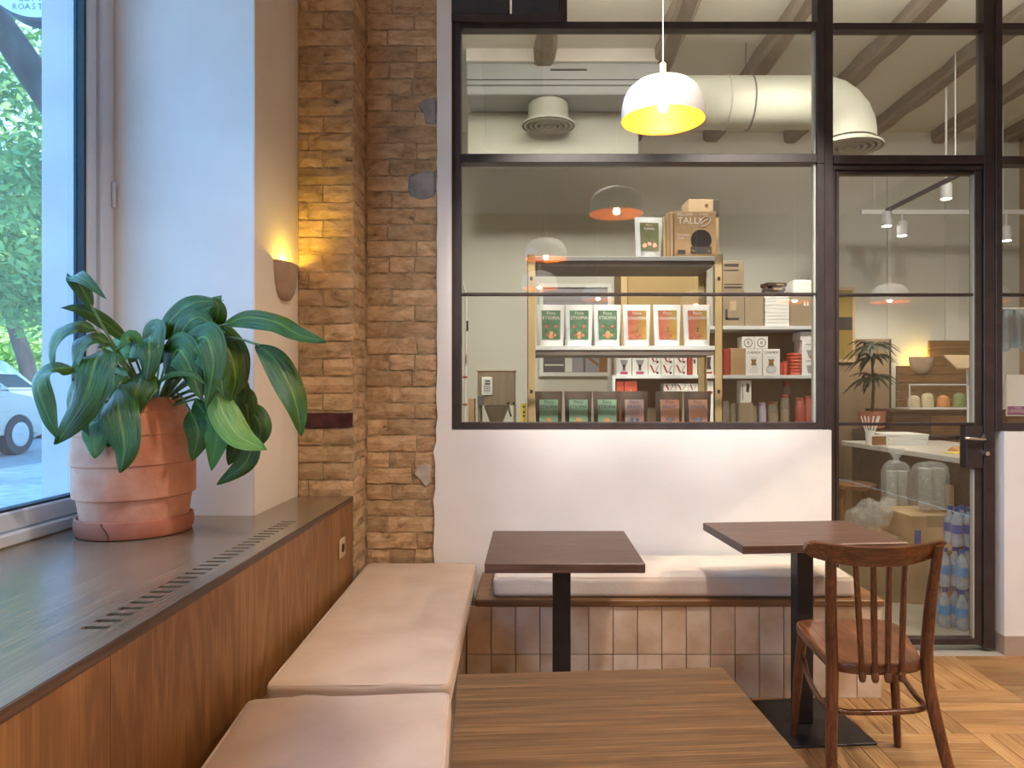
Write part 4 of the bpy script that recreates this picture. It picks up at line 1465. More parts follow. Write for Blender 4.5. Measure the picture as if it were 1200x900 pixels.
# air unit, ducts, diffusers
ac = thing('air_unit', 'wide grey air conditioning unit under the shop ceiling', 'air conditioner', (0.24, 5.42, 3.10))
obj('casing', B(-0.70, 0.70, -0.30, 0.30, 0.338, 0.62, 0.006), M['acgrey'], ac)
obj('lower_casing', B(-0.72, 0.58, 0.02, 0.28, -0.01, 0.337, 0.006), M['duct'], ac)
for z in (0.40, 0.44): obj('seam', B(-0.70, 0.70, -0.304, -0.299, z, z + 0.006), M['dark'], ac)
obj('louvre', B(-0.10, 0.16, -0.306, -0.299, 0.508, 0.520), M['dark'], ac)
obj('upper_panel', B(-0.70, 0.70, -0.34, -0.30, 0.56, 0.665, 0.004), M['counter'], ac)
for x in (-0.6, 0.6): obj('hanger', B(x - .01, x + .01, -.02, .02, 0.6, 0.672), M['steel'], ac)


def diffuser(name, label, loc, r, drum_h, ring_n=4, up=None):
    t = thing(name, label, 'air vent', loc)
    obj('drum', lathe([(r * 0.76, 0.02), (r * 0.76, drum_h)], 32), M['duct'], t, smooth=True)
    obj('flange', lathe([(r * 0.99, 0.004), (r, 0.012), (r * 0.97, 0.022), (r * 0.78, 0.032)], 40, cap0=False, cap1=False), M['duct'], t, smooth=True)
    obj('dark_cone', lathe([(r * 0.98, 0.006), (r * 0.3, 0.020)], 40, cap0=False), M['slate_dark'], t, smooth=True)
    for k in range(ring_n):
        q = r * (0.92 - k * 0.20)
        obj('ring', lathe([(q, 0.004), (q * 0.94, -0.004), (q - r * 0.10, 0.004), (q - r * 0.10, 0.010), (q, 0.010)], 40, cap0=(k == 9), cap1=False), M['duct'], t, smooth=True)
    obj('hub', lathe([(0.001, -0.004), (r * 0.13, 0.002)], 24), M['duct'], t, smooth=True)
    return t


diffuser('round_diffuser', 'round ringed air diffuser under the grey air unit', (0.13, 5.29, 3.268), 0.197, 0.168)
dz, dy = 3.33, 5.0
du = thing('round_duct', 'thick round pale duct bending down at the right under the shop ceiling', 'duct', (2.16, dy, dz))
path = [Vector((x, 0, 0)) for x in [-1.18 + 0.0818 * i for i in range(13)]] + [Vector((-0.16 + 0.22 * math.sin(a), 0, -0.22 + 0.22 * math.cos(a))) for a in (0.15, 0.45, 0.75, 1.05, 1.35, PI / 2)] + [Vector((0.06, 0, -0.26))]
bm = sweep(path, 0.178, n=28)
obj('pipe', bm, M['duct'], du, smooth=True, angle=0.9)
for x in (-1.12, -0.80, -0.64):
    rg_ = [(x, 0.1795 * math.cos(a), 0.1795 * math.sin(a)) for a in [2 * PI * i / 28 for i in range(28)]]
    obj('clamp_ring', sweep(rg_, 0.006 if x > -1 else 0.003, n=6, closed=True), M['slate_dark'] if x == -0.64 else M['duct'], du, smooth=True)
obj('hanger_wire', sweep([(-0.66, 0, 0.178), (-0.66, 0, SC - dz)], 0.003, n=5), M['steel'], du)
diffuser('duct_diffuser', 'round ringed air diffuser at the lower end of the thick duct', (2.22, dy, 3.01), 0.225, 0.05)
du2 = thing('vertical_duct', 'pale vertical duct with a round flange under the cafe ceiling', 'duct', (-0.14, 1.75, 3.24))
obj('pipe', lathe([(0.21, 0.03), (0.24, CEIL - 3.24)], 32), M['duct'], du2, smooth=True)
obj('flange', lathe([(0.23, 0.03), (0.235, 0.0), (0.17, -0.01), (0.05, -0.015)], 32), M['duct'], du2, smooth=True)

# track lights
tr = thing('light_track', 'white light track hanging under the shop ceiling behind the door', 'light track', (3.05, 6.15, 2.85))
obj('rail', B(-0.22, 1.4, -0.018, 0.018, -0.02, 0.02, 0.002), M['lamp_white'], tr)
obj('rail', B(-0.018, 0.018, -1.1, -0.02, 0.0, 0.025, 0.002), M['slate_dark'], tr)
for x, y in ((-0.1, 0), (1.0, 0), (0, -1.0)): obj('hanging_rod', sweep([(x, y, 0.02), (x, y, SC - 2.85)], 0.004, n=6), M['lamp_white'], tr)
SP = [(3.05, 6.15, 'first'), (3.19, 6.05, 'second'), (3.27, 5.6, 'third'), (4.05, 6.1, 'fourth')]
for (x, y, z, lab) in ((3.03, 6.10, 2.72, 'small white spotlight at the left end of the light track'), (3.165, 6.11, 2.64, 'small white spotlight hanging lowest from the light track'),
                       (3.245, 5.60, 2.82, 'white spotlight nearest the front behind the door glass'), (4.06, 6.12, 2.60, 'white spotlight at the right end of the light track')):
    t = thing('spotlight', lab, 'lamp', (x, y, z))
    obj('barrel', lathe([(0.040, 0.0), (0.042, 0.004), (0.042, 0.11), (0.03, 0.125)], 20), M['lamp_white'], t, smooth=True)
    obj('lens', lathe([(0.001, -0.003), (0.036, -0.003), (0.036, 0.006)], 20), M['led'], t)
    top_z = {2.72: 2.835, 2.64: 2.835, 2.82: SC, 2.60: 2.835}[z]
    obj('stem', sweep([(0, 0, 0.12), (0, 0.0, top_z - z)], 0.008, n=8), M['lamp_white'], t)
    t.children[0].rotation_euler = (0, 0, 0)
    l = lamp('track_light', 'SPOT', (x, y, z - 0.02), 17, (1.0, 0.88, 0.72), spot_size=1.9, spot_blend=0.6, shadow_soft_size=0.035)

# ------------------------------------------------------------------ display rack with coffee pouches
RX0, RX1, RY0, RY1 = sx_(618, 4.25), sx_(847, 4.25), 4.25, 4.68
rk = thing('display_rack', 'display rack of white shelves on cream steel posts behind the glass', 'rack', ((RX0 + RX1) / 2, (RY0 + RY1) / 2, 0))
rcx, rcy = (RX0 + RX1) / 2, (RY0 + RY1) / 2
hw, hd = (RX1 - RX0) / 2, (RY1 - RY0) / 2
PT = 2.135
for sx1 in (-1, 1):
    for sy1 in (-1, 1):
        x0, x1 = sorted((sx1 * hw, sx1 * (hw - 0.045)))
        y0, y1 = sorted((sy1 * hd, sy1 * (hd - 0.006)))
        bm = B(x0, x1, y0, y1, 0, PT)
        xs0, xs1 = sorted((sx1 * hw, sx1 * (hw - 0.004)))
        ys0_, ys1_ = sorted((sy1 * hd, sy1 * (hd - 0.045)))
        B(xs0, xs1, ys0_, ys1_, 0, PT, bm=bm)
        obj('post', bm, M['brass'], rk)
for z in (2.122, 1.592, 1.068, 0.5):
    bm = B(-hw + .046, hw - .046, -hd - 0.001, hd - .01, z - 0.026, z, 0.002)
    sh = obj('shelf', bm, M['shelf_white'], rk)
    obj('shelf_rib', B(-hw + .05, hw - .05, -hd + 0.012, hd - .02, z - 0.055, z - 0.0262), M['shelf_under'], sh)
for z in (1.99, 1.32):
    for s in (-1, 1): obj('clip', B(s * (hw - .024) - .008, s * (hw - .024) + .008, -hd - 0.006, -hd, z - .01, z + .01), M['dark'], rk)


def pouch(label, x, y, z, body, lab, words, group, w=0.168, h=0.252, rz=0.0, ink='print_white', flowers=(), lw=0.115, top=0.86, bot=0.16):
    t = thing('coffee_pouch', label, 'pouch', (x, y, z), rz, group)
    bm = bmesh.new()
    NX, NZ = 6, 8

    def dep(v): return 0.036 * (1 - v) ** 0.9 + 0.003

    def hwid(v): return w / 2 * (0.90 + 0.10 * v)
    grids = []
    for sgn in (-1, 1):
        g = []
        for j in range(NZ + 1):
            v = j / NZ
            g.append([bm.verts.new((hwid(v) * u, sgn * dep(v) * (1 - abs(u) ** 4 * 0.9) + rnd.uniform(-.0012, .0012), h * v)) for u in [(-1 + 2 * i / NX) for i in range(NX + 1)]])
        grids.append(g)
    for g in grids:
        for j in range(NZ):
            for i in range(NX): bm.faces.new((g[j][i], g[j][i + 1], g[j + 1][i + 1], g[j + 1][i]))
    a, b = grids
    for j in range(NZ):
        for i in (0, NX): bm.faces.new((a[j][i], a[j + 1][i], b[j + 1][i], b[j][i]))
    for i in range(NX):
        bm.faces.new((a[0][i], a[0][i + 1], b[0][i + 1], b[0][i]))
        bm.faces.new((a[NZ][i], a[NZ][i + 1], b[NZ][i + 1], b[NZ][i]))
    obj('bag', bm, M[body], t, smooth=True, angle=0.9)
    # printed label lying on the front
    bm = bmesh.new()
    g = []
    for j in range(5):
        v = bot + (top - bot) * j / 4
        g.append([bm.verts.new((lw / 2 * u * (0.95 + 0.05 * v), -dep(v) - 0.0045, h * v)) for u in (-1, -.33, .33, 1)])
    for j in range(4):
        for i in range(3): bm.faces.new((g[j][i], g[j][i + 1], g[j + 1][i + 1], g[j + 1][i]))
    bmesh.ops.solidify(bm, geom=bm.faces[:], thickness=0.0012)
    lo = obj('label', bm, M[lab], t)
    slope = math.atan2(dep(bot) - dep(top), h * (top - bot))
    rot = (PI / 2 - slope, 0, 0)
    for txt, v, size in words:
        obj('lettering', text_bm(txt, size), M[ink], lo, loc=(0, -dep(v) - 0.0062, h * v), rot=rot)
    for fx, v, r_, mt in flowers:
        bm = bmesh.new()
        bmesh.ops.create_circle(bm, cap_ends=True, segments=9, radius=r_)
        for q in bm.verts: q.co *= rnd.uniform(0.75, 1.25)
        obj('motif', bm, M[mt], lo, loc=(fx, -dep(v) - 0.0064, h * v), rot=rot)
    return t


M['fl_red'] = mk('flower_red', (0.38, 0.09, 0.06), rough=0.5)
M['fl_orange'] = mk('flower_orange', (0.62, 0.25, 0.09), rough=0.5)
M['fl_green'] = mk('flower_green', (0.05, 0.13, 0.04), rough=0.5)
M['fl_blue'] = mk('flower_blue', (0.10, 0.16, 0.28), rough=0.5)


def gradient_mat():
    m, nt, b = base_mat('orange_label')
    N, L = nt.nodes, nt.links
    tcn = N.new('ShaderNodeTexCoord')
    s = N.new('ShaderNodeSeparateXYZ')
    L.new(tcn.outputs['Generated'], s.inputs[0])
    r = N.new('ShaderNodeValToRGB')
    r.color_ramp.elements[0].color = (0.68, 0.17, 0.09, 1)
    r.color_ramp.elements[1].color = (0.62, 0.40, 0.07, 1)
    r.color_ramp.elements[0].position = 0.2
    r.color_ramp.elements[1].position = 0.85
    L.new(s.outputs['X'], r.inputs[0])
    L.new(r.outputs[0], b.inputs['Base Color'])
    b.inputs['Roughness'].default_value = 0.4
    return m


M['lab_orange'] = gradient_mat()
YB1 = 4.345
s43 = YB1 / F
gfl = ((-.03, .47, .011, 'fl_red'), (.028, .47, .011, 'fl_red'), (-.028, .36, .010, 'fl_green'), (.03, .36, .010, 'fl_green'), (0, .30, .014, 'fl_orange'), (-.022, .25, .009, 'fl_red'), (.024, .26, .009, 'fl_orange'), (0, .21, .012, 'fl_orange'))
ofl = ((0, .42, .006, 'fl_green'), (0, .36, .006, 'fl_green'), (-.012, .24, .008, 'fl_red'), (.014, .24, .008, 'fl_red'), (-.04, .2, .006, 'fl_red'), (0, .2, .008, 'fl_red'))
ords = ('first', 'second', 'third')
for k, px in enumerate((645.5, 678.5, 711.5)):
    pouch('%s white pouch from the left with a green label on the middle shelf' % ords[k], (px - CX) * s43, YB1, 1.594, 'pouch_white', 'lab_green',
          (('Finca', .76, .026), ('ETIOPIA', .64, .029)), 'white coffee pouches on the middle shelf', flowers=gfl, rz=(0.03, -0.02, 0.03)[k])
for k, px in enumerate((746, 781.5, 816.5)):
    pouch('%s white pouch with an orange label on the middle shelf' % ('leftmost', 'middle', 'rightmost')[k], (px - CX) * s43, YB1, 1.594, 'pouch_white', 'lab_orange',
          (('Finca', .76, .026), ('COLOMBIA', .64, .0235)), 'white coffee pouches on the middle shelf', flowers=ofl, rz=(-0.02, 0.02, -0.04)[k])
pouch('single white pouch with an olive label on top of the rack', (760 - CX) * s43, YB1, 2.124, 'pouch_white', 'lab_olive', (('Finca', .77, .018), ('KENIA', .68, .022)),
      None, rz=0.05, w=0.17, flowers=((-.03, .3, .014, 'lab_peach'), (.0, .34, .014, 'lab_peach'), (.03, .3, .014, 'lab_peach')))
for k, px in enumerate((643, 677.5, 711)):
    pouch('%s dark pouch from the left with a mint label on the low shelf' % ords[k], (px - CX) * s43, YB1, 1.070, 'pouch_dark', 'lab_mint',
          (('Finca', .71, .026), ('ETIOPIA', .59, .029)), 'dark coffee pouches on the low shelf', ink='print_dark', flowers=((0, .32, .016, 'fl_orange'), (0, .24, .02, 'fl_red')), top=0.80)
pouch('dark pouch with a pale pink label on the low shelf', (743 - CX) * s43, YB1, 1.070, 'pouch_dark', 'lab_pink', (('Finca', .71, .026), ('BRASIL', .59, .030)),
      'dark coffee pouches on the low shelf', ink='fl_blue', flowers=((-.014, .32, .012, 'fl_blue'), (.018, .32, .012, 'fl_blue')), top=0.80, rz=-0.06)
for k, px in enumerate((784, 817)):
    pouch('%s of the two dark pouches with a peach label on the low shelf' % ('left', 'right')[k], (px - CX) * s43, YB1, 1.070, 'pouch_dark', 'lab_peach', (('Finca', .71, .026), ('BRASIL', .59, .030)),
          'dark coffee pouches on the low shelf', ink='fl_blue', flowers=((-.016, .33, .012, 'fl_blue'), (.016, .33, .012, 'fl_blue'), (0, .27, .012, 'print_grey')), top=0.80)


def slab(name, parent, x0, x1, z0, z1, y, mat, d=0.0012):
    return obj(name, B(x0, x1, y - d, y, z0, z1), M[mat], parent)


def disc(name, parent, x, z, y, r, mat, n=24, r_in=0):
    bm = bmesh.new()
    if r_in:
        a = [bm.verts.new((r * math.cos(2 * PI * i / n), 0, r * math.sin(2 * PI * i / n))) for i in range(n)]
        b = [bm.verts.new((r_in * math.cos(2 * PI * i / n), 0, r_in * math.sin(2 * PI * i / n))) for i in range(n)]
        for i in range(n): bm.faces.new((a[i], a[(i + 1) % n], b[(i + 1) % n], b[i]))
    else:
        bm.faces.new([bm.verts.new((r * math.cos(2 * PI * i / n), 0, r * math.sin(2 * PI * i / n))) for i in range(n)])
    bmesh.ops.solidify(bm, geom=bm.faces[:], thickness=0.001)
    return obj(name, bm, M[mat], parent, loc=(x, y, z))


def poly_print(name, parent, pts, y, mat):
    bm = bmesh.new()
    prism(pts, 'y', y - 0.001, y, bm)
    return obj(name, bm, M[mat], parent)


def words(parent, txt, x, z, y, size, mat, align='LEFT', name='lettering'):
    return obj(name, text_bm(txt, size, align=align), M[mat], parent, loc=(x, y, z), rot=(PI / 2, 0, 0))


def carton(name, label, px0, px1, py0, zbase, y, d, mat, group=None, rz=0.0, cat='box', bev=0.002):
    """box standing on zbase whose front is at depth y and whose top is seen at py0"""
    x0, x1 = sx_(px0, y), sx_(px1, y)
    h = sz_(py0, y) - zbase
    t = thing(name, label, cat, ((x0 + x1) / 2, y + d / 2, zbase), rz, group)
    w = (x1 - x0) / 2
    obj('carton', B(-w, w, -d / 2, d / 2, 0, h, bev), M[mat], t)
    return t, w, h, -d / 2 - 0.0005


# scale box on top of the rack and the cards beside and behind it
t, w, h, yf = carton('scale_box', 'brown scale carton with white lettering on top of the rack', 790, 839, 247.5, 2.124, 4.31, 0.10, 'kraft', rz=0.03)
words(t, 'FELLOW', -w * .86, h * .90, yf, 0.024, 'print_white')
words(t, 'TALLY', -w * .86, h * .73, yf, 0.056, 'print_white')
words(t, 'PRO', -w * .86, h * .57, yf, 0.056, 'kraft_light')
words(t, 'Precision', -w * .86, h * .47, yf, 0.020, 'print_white')
words(t, 'Scale', -w * .86, h * .40, yf, 0.020, 'print_white')
words(t, 'STUDIO', w * .18, h * .91, yf, 0.016, 'print_white')
slab('printed_base', t, -w * .22, w * .78, h * .09, h * .24, yf, 'print_dark')
disc('printed_plate', t, w * .28, h * .38, yf - 0.001, h * .225, 'print_dark', 32)
for x in (-.10, .66): disc('printed_knob', t, w * x, h * .15, yf - 0.0015, 0.008, 'kraft')
slab('printed_tag', t, -w * .84, -w * .48, h * .085, h * .17, yf, 'print_dark')
ell = [(w * .45 + 0.036 * math.cos(a) * 1.0, yf - .001, h * .78 + 0.026 * math.sin(a) + 0.014 * math.cos(a)) for a in [2 * PI * i / 24 for i in range(24)]]
obj('bean_outline', sweep(ell, 0.0013, n=4, closed=True), M['print_white'], t)
obj('bean_line', sweep([(w * .45 - .024, yf - .001, h * .78 - .016), (w * .45, yf - .001, h * .78 + .004), (w * .45 + .026, yf - .001, h * .78 + .016)], 0.0013, n=4), M['print_white'], t)
for k, (a, b, m) in enumerate(((777.5, 780.5, 'kraft_light'), (781, 785, 'kraft'), (785.5, 789, 'kraft_light'))):
    carton('folded_card', ('thin pale card standing on edge beside the top pouch', 'thin brown card standing on edge on the rack top', 'pale card leaning against the scale carton')[k], a, b, (254, 249, 248)[k], 2.124, 4.32, 0.16, m, 'folded cards on the rack top')
t, w, h, yf = carton('tilted_box', 'brown box with a dark end peeking above the scale carton', 806, 842, 233.5, 2.124, 4.46, 0.16, 'kraft_light', rz=0.05)
slab('dark_end', t, w * .62, w, h * .72, h * .995, yf, 'print_dark')
disc('printed_dot', t, w * .18, h * .9, yf, 0.012, 'print_brown')

# ------------------------------------------------------------------ wall shelving at the back
YS = 5.20
BX0, BX1 = sx_(721, YS), 2.17
bk = thing('back_shelving', 'white shelf boards on a tan back panel behind the display rack', 'shelving', ((BX0 + BX1) / 2, 5.36, 0))
bx = (BX0 + BX1) / 2
obj('back_panel', B(1.30 - bx, BX1 - bx, 0.17, 0.20, 0.0, 1.78), M['tan_panel'], bk)
obj('back_panel', B(BX0 - bx, 1.30 - bx, 0.17, 0.20, 0.0, 1.43), M['tan_panel'], bk)
Z1, Z2, Z3 = sz_(382, YS), sz_(439.5, YS), 1.05
obj('shelf_board', B(1.30 - bx, BX1 - bx, -0.165, 0.17, Z1 - 0.026, Z1, 0.002), M['shelf_white'], bk)
obj('shelf_board', B(BX0 - bx, BX1 - bx, -0.165, 0.17, Z2 - 0.026, Z2, 0.002), M['shelf_white'], bk)
obj('shelf_board', B(BX0 - bx, BX1 - bx, -0.165, 0.17, Z3 - 0.026, Z3, 0.002), M['shelf_white'], bk)
for x in (BX0 - .02, BX1): obj('side_panel', B(x - bx, x - bx + .02, -0.165, 0.20, 0, Z2 if x < 1 else Z1 + .0), M['shelf_white'], bk)
YI = YS + 0.03


def vbox(label, px0, px1, py0, z, group, scale=1.0):
    t, w, h, yf = carton('dripper_box', label, px0, px1, py0, z, YI, 0.14, 'white', group)
    poly_print('printed_stroke', t, [(-w * .75, h * .9), (-w * .45, h * .9), (w * .1, h * .2), (-w * .15, h * .2)], yf, 'print_red')
    poly_print('printed_stroke', t, [(w * .1, h * .25), (w * .2, h * .2), (w * .75, h * .85), (w * .6, h * .88)], yf, 'print_grey')
    disc('printed_dot', t, w * .5, h * .2, yf, w * .2, 'print_red', 12)
    return t, h


dz_ = (sz_(426.5, YI) - Z2)
for k, (a, b) in enumerate(((759.5, 774), (774.6, 789.6), (790.2, 805))):
    vbox('lower dripper carton with a red stroke, %s from the left on the back shelf' % ords[k], a, b, 426.5, Z2 + .0005, 'stacked dripper cartons')
    vbox('upper dripper carton with a red stroke, %s from the left on the back shelf' % ords[k], a, b, 415, Z2 + .001 + dz_, 'stacked dripper cartons')
for k, (a, b) in enumerate(((722.5, 740), (740.8, 759))):
    t, w, h, yf = carton('carafe_box', '%s white carton with a dark dripper picture on the back shelf' % ('left', 'right')[k], a, b, 415, Z2 + .0005, YI, 0.14, 'white', 'dripper picture cartons')
    slab('printed_band', t, -w * .5, w * .5, h * .82, h * .96, yf, 'print_magenta')
    slab('printed_band', t, -w * .5, w * .5, h * .04, h * .16, yf, 'print_magenta')
    poly_print('printed_dripper', t, [(-w * .55, h * .72), (w * .55, h * .72), (w * .15, h * .36), (w * .25, h * .2), (-w * .25, h * .2), (-w * .15, h * .36)], yf, 'print_grey')
    poly_print('printed_filter', t, [(-w * .2, h * .5), (w * .2, h * .5), (w * .12, h * .28), (-w * .12, h * .28)], yf - .001, 'print_dark')
carton('red_carton', 'narrow dark red carton right of the dripper cartons', 805.8, 811, 415, Z2 + .0005, YI, 0.14, 'print_red')
t, w, h, yf = carton('grinder_box', 'white carton with a dark grinder picture beside the right rack post', 823.5, 836.5, 413, Z2 + .0005, YI, 0.14, 'white')
poly_print('printed_grinder', t, [(-w * .5, h * .8), (w * .5, h * .8), (w * .35, h * .5), (w * .5, h * .25), (-w * .5, h * .25), (-w * .35, h * .5)], yf, 'print_dark')
slab('printed_band', t, -w * .7, w * .7, h * .06, h * .14, yf, 'print_red')
t, w, h, yf = carton('narrow_box', 'slim white carton squeezed right of the dark red carton', 811.8, 817, 415, Z2 + .0005, YI, 0.14, 'white')
slab('printed_band', t, -w * .6, w * .2, h * .55, h * .75, yf, 'print_dark')
for k, (a, b) in enumerate(((722.5, 731), (731.6, 746.5))):
    t, w, h, yf = carton('red_box', ('narrow', 'wide')[k] + ' bright red carton low behind the dark pouches', a, b, 446, Z3 + .0005, YI, 0.16, 'red_box', 'red cartons on the low back shelf')
    if k: poly_print('printed_flame', t, [(-w * .2, h * .62), (w * .3, h * .62), (0, h * .85)], yf, 'lab_peach')
t, w, hB, yf = carton('flat_box', 'plain tan carton under the three small dripper boxes', 776, 818, 459, Z3 + .0005, YI, 0.18, 'kraft_dull')
for k, (a, b) in enumerate(((777.5, 791.5), (792, 806), (806.5, 818))):
    t, w, h, yf = carton('small_box', 'small white box with a red stroke, %s of a row low behind the dark pouches' % ords[k], a, b, 449.5, Z3 + .001 + hB, YI, 0.12, 'white', 'small dripper boxes in a row')
    poly_print('printed_stroke', t, [(-w * .7, h * .85), (-w * .4, h * .85), (0, h * .2), (-w * .25, h * .2)], yf, 'print_red')
    poly_print('printed_stroke', t, [(w * .1, h * .2), (w * .2, h * .2), (w * .7, h * .8), (w * .55, h * .85)], yf, 'print_grey')
t, w, h, yf = carton('white_jar_box', 'slim white box low on the back shelf by the rack post', 829, 836, 446, Z3 + .0005, YI, 0.1, 'white')
slab('printed_band', t, -w * .7, w * .7, h * .72, h * .78, yf, 'print_red')

# right-hand bay, middle board
carton('brown_box', 'plain brown carton left of the two coffee maker boxes', 856, 873, 408, Z2 + .0005, YI, 0.2, 'kraft')
t, w, h, yf = carton('red_tin', 'dark red tin at the left end of the middle back shelf', 849, 855, 409, Z2 + .0005, YI, 0.08, 'print_red')
for k, (a, b) in enumerate(((873.6, 893), (893.6, 914))):
    t, w, h, yf = carton('coffee_maker_box', '%s white box with an hourglass coffee maker picture' % ('left', 'right')[k], a, b, 409, Z2 + .0005, YI, 0.15, 'white', 'coffee maker boxes')
    words(t, 'CHEMEX', 0, h * .82, yf, 0.026, 'print_dark', 'CENTER')
    poly_print('printed_flask', t, [(-w * .5, h * .72), (w * .5, h * .72), (w * .12, h * .48), (w * .55, h * .14), (w * .4, h * .08), (-w * .4, h * .08), (-w * .55, h * .14), (-w * .12, h * .48)], yf, 'shelf_white')
    poly_print('printed_collar', t, [(-w * .36, h * .6), (w * .36, h * .6), (w * .22, h * .48), (w * .36, h * .38), (-w * .36, h * .38), (-w * .22, h * .48)], yf - .001, 'print_brown')
    if k: obj('printed_outline', sweep([(w * .55 * math.cos(a), yf - .002, h * .22 + h * .14 * math.sin(a)) for a in [2 * PI * i / 20 for i in range(20)]], 0.0016, n=4, closed=True), M['print_grey'], t)
zt = sz_(409, YI) + .001
for k, (a, b) in enumerate(((869.5, 884), (884.6, 900))):
    t, w, h, yf = carton('filter_box', '%s small white filter box with a ring mark on top of the coffee maker boxes' % ('left', 'right')[k], a, b, 394.5, zt, YI, 0.12, 'white', 'filter boxes')
    disc('printed_ring', t, 0, h * .5, yf, h * .36, 'print_dark', 24, h * .30)
    words(t, '8', 0, h * .36, yf, h * .42, 'print_dark', 'CENTER')
for k in range(7):
    z0 = Z2 + .0005 + k * 0.0235
    t = thing('red_tray', '%s red tray of the stack beside the tall white boxes' % ('lowest', 'second lowest', 'third lowest', 'middle', 'third highest', 'second highest', 'topmost')[k], 'tray', (sx_(933, YI), YI + .05, z0), 0, 'stacked red trays')
    obj('tray_body', B(-.038, .038, -.05, .05, 0, 0.020, 0.004), M['red_box'], t)
    slab('tray_mark', t, -.015, .02, .009, .012, -.0502, 'lab_peach')
for k, px in enumerate((917, 922.5)):
    t = thing('red_cup', '%s small red cup left of the red tray stack' % ('left', 'right')[k], 'cup', (sx_(px, YI), YI + .04, Z2 + .0006), 0, 'small red cups')
    obj('cup_body', lathe([(.014, 0), (.018, .05), (.019, .09 + .012 * k)], 14), M['red_box'], t, smooth=True)
t, w, h, yf = carton('tall_box', 'tall white carton with a coffee dripper picture at the right end of the middle shelf', 940, 960, 399, Z2 + .0005, YI, 0.16, 'white')
poly_print('printed_dripper', t, [(-w * .5, h * .72), (w * .7, h * .72), (w * .3, h * .5), (-w * .2, h * .5)], yf, 'print_grey')
slab('printed_collar', t, -w * .1, w * .6, h * .47, h * .57, yf - .001, 'print_brown')
words(t, 'TIMEMORE', 0, h * .86, yf, 0.016, 'print_dark', 'CENTER')
words(t, 'TIMEMORE', 0, h * .38, yf, 0.016, 'print_dark', 'CENTER')
poly_print('printed_cup', t, [(-w * .5, h * .28), (w * .5, h * .28), (w * .3, h * .05), (-w * .3, h * .05)], yf, 'print_grey')
zt = sz_(399, YI) + .001
t, w, h, yf = carton('short_box', 'short white carton lying on the tall white carton at the shelf end', 938, 960, 388.5, zt, YI, 0.16, 'white')
poly_print('printed_shape', t, [(w * .1, h * .7), (w * .6, h * .7), (w * .5, h * .2), (w * .2, h * .2)], yf, 'print_grey')

# right-hand bay, top board
zA = Z1 + .0005
t, w, h, yf = carton('printed_carton', 'lower dull brown carton of two at the left end of the top back shelf', 846, 872.5, 341, zA, YI, 0.26, 'kraft_dull')
slab('carton_print', t, -w * .7, w * .5, h * .18, h * .24, yf, 'print_dark')
slab('carton_print', t, -w * .7, -w * .5, h * .18, h * .48, yf, 'print_dark')
slab('carton_sticker', t, -w * .3, w * .25, h * .45, h * .72, yf, 'kraft_light')
zt = zA + h + .001
t, w, h, yf = carton('printed_carton', 'upper dull brown carton of two, reaching highest on the top back shelf', 846, 872, 305.5, zt, YI, 0.26, 'kraft_dull')
for a, b in ((.80, .90), (.66, .70), (.08, .14), (.20, .23)): slab('carton_print', t, -w * .8, w * (.5 if a > .5 else .8), h * a, h * b, yf, 'print_dark')
carton('brown_carton', 'square brown carton between the printed cartons and the white stack', 873, 895, 345, zA, YI, 0.24, 'kraft_dull')
for k in range(9):
    z0 = zA + k * 0.0252
    t = thing('white_packet', '%s white packet in the stack on the top back shelf' % ('lowest', 'second lowest', 'third', 'fourth', 'middle', 'sixth', 'seventh', 'second highest', 'topmost')[k], 'packet', (sx_(910.5, YI) + rnd.uniform(-.003, .003), YI + .09, z0), rnd.uniform(-.03, .03), 'stack of white packets')
    obj('packet_body', B(-.090, .090, -.09, .09, 0, .0238, .003), M['white'], t)
zt = zA + 9 * .0252
for k in range(3):
    t = thing('dark_packet', '%s dark packet lying on the white packet stack' % ('lowest', 'middle', 'topmost')[k], 'packet', (sx_(909 + k, YI) + (-.008, .004, -.002)[k], YI + .08, zt + k * .033), (0.05, -0.12, 0.2)[k], 'dark packets on the stack')
    obj('packet_body', B(-.075, .075, -.06, .06, 0, .031, .006, 2), M['pouch_dark'], t, smooth=True)
    slab('packet_label', t, -.01, .05, .01, .02, -.0605, 'kraft_light')
t, w, h, yf = carton('brown_carton', 'wide brown carton at the right end of the top back shelf', 926, 962, 347, zA, YI, 0.24, 'kraft_dull')
for a in (-.15, .05): poly_print('printed_arrow', t, [(w * a, h * .68), (w * a + .02, h * .68), (w * a + .01, h * .86)], yf, 'print_white')
zt = zA + h
t = thing('white_bag', 'soft white bag lying on the wide brown carton', 'bag', (sx_(946, YI), YI + .12, zt + .004))
obj('bag_body', rounded(.088, .08, .062, .03, 8, .01, .012, 4), M['white'], t, smooth=True, angle=3, loc=(0, 0, .060))

# right-hand bay, low board: jars and tins
t, w, hJ, yf = carton('low_carton', 'tan carton under the white picture box on the low shelf', 866, 883, 472, Z3 + .0005, YI, 0.14, 'kraft_dull')
t, w, h, yf = carton('picture_box', 'white box with a dark jug picture standing on a tan carton', 868, 880.5, 446, Z3 + .001 + hJ, YI, 0.1, 'white')
poly_print('printed_jug', t, [(w * .1, h * .9), (w * .7, h * .8), (w * .5, h * .45), (0, h * .5)], yf, 'print_dark')
slab('printed_strip', t, -w * .75, -w * .55, h * .1, h * .8, yf, 'print_grey')


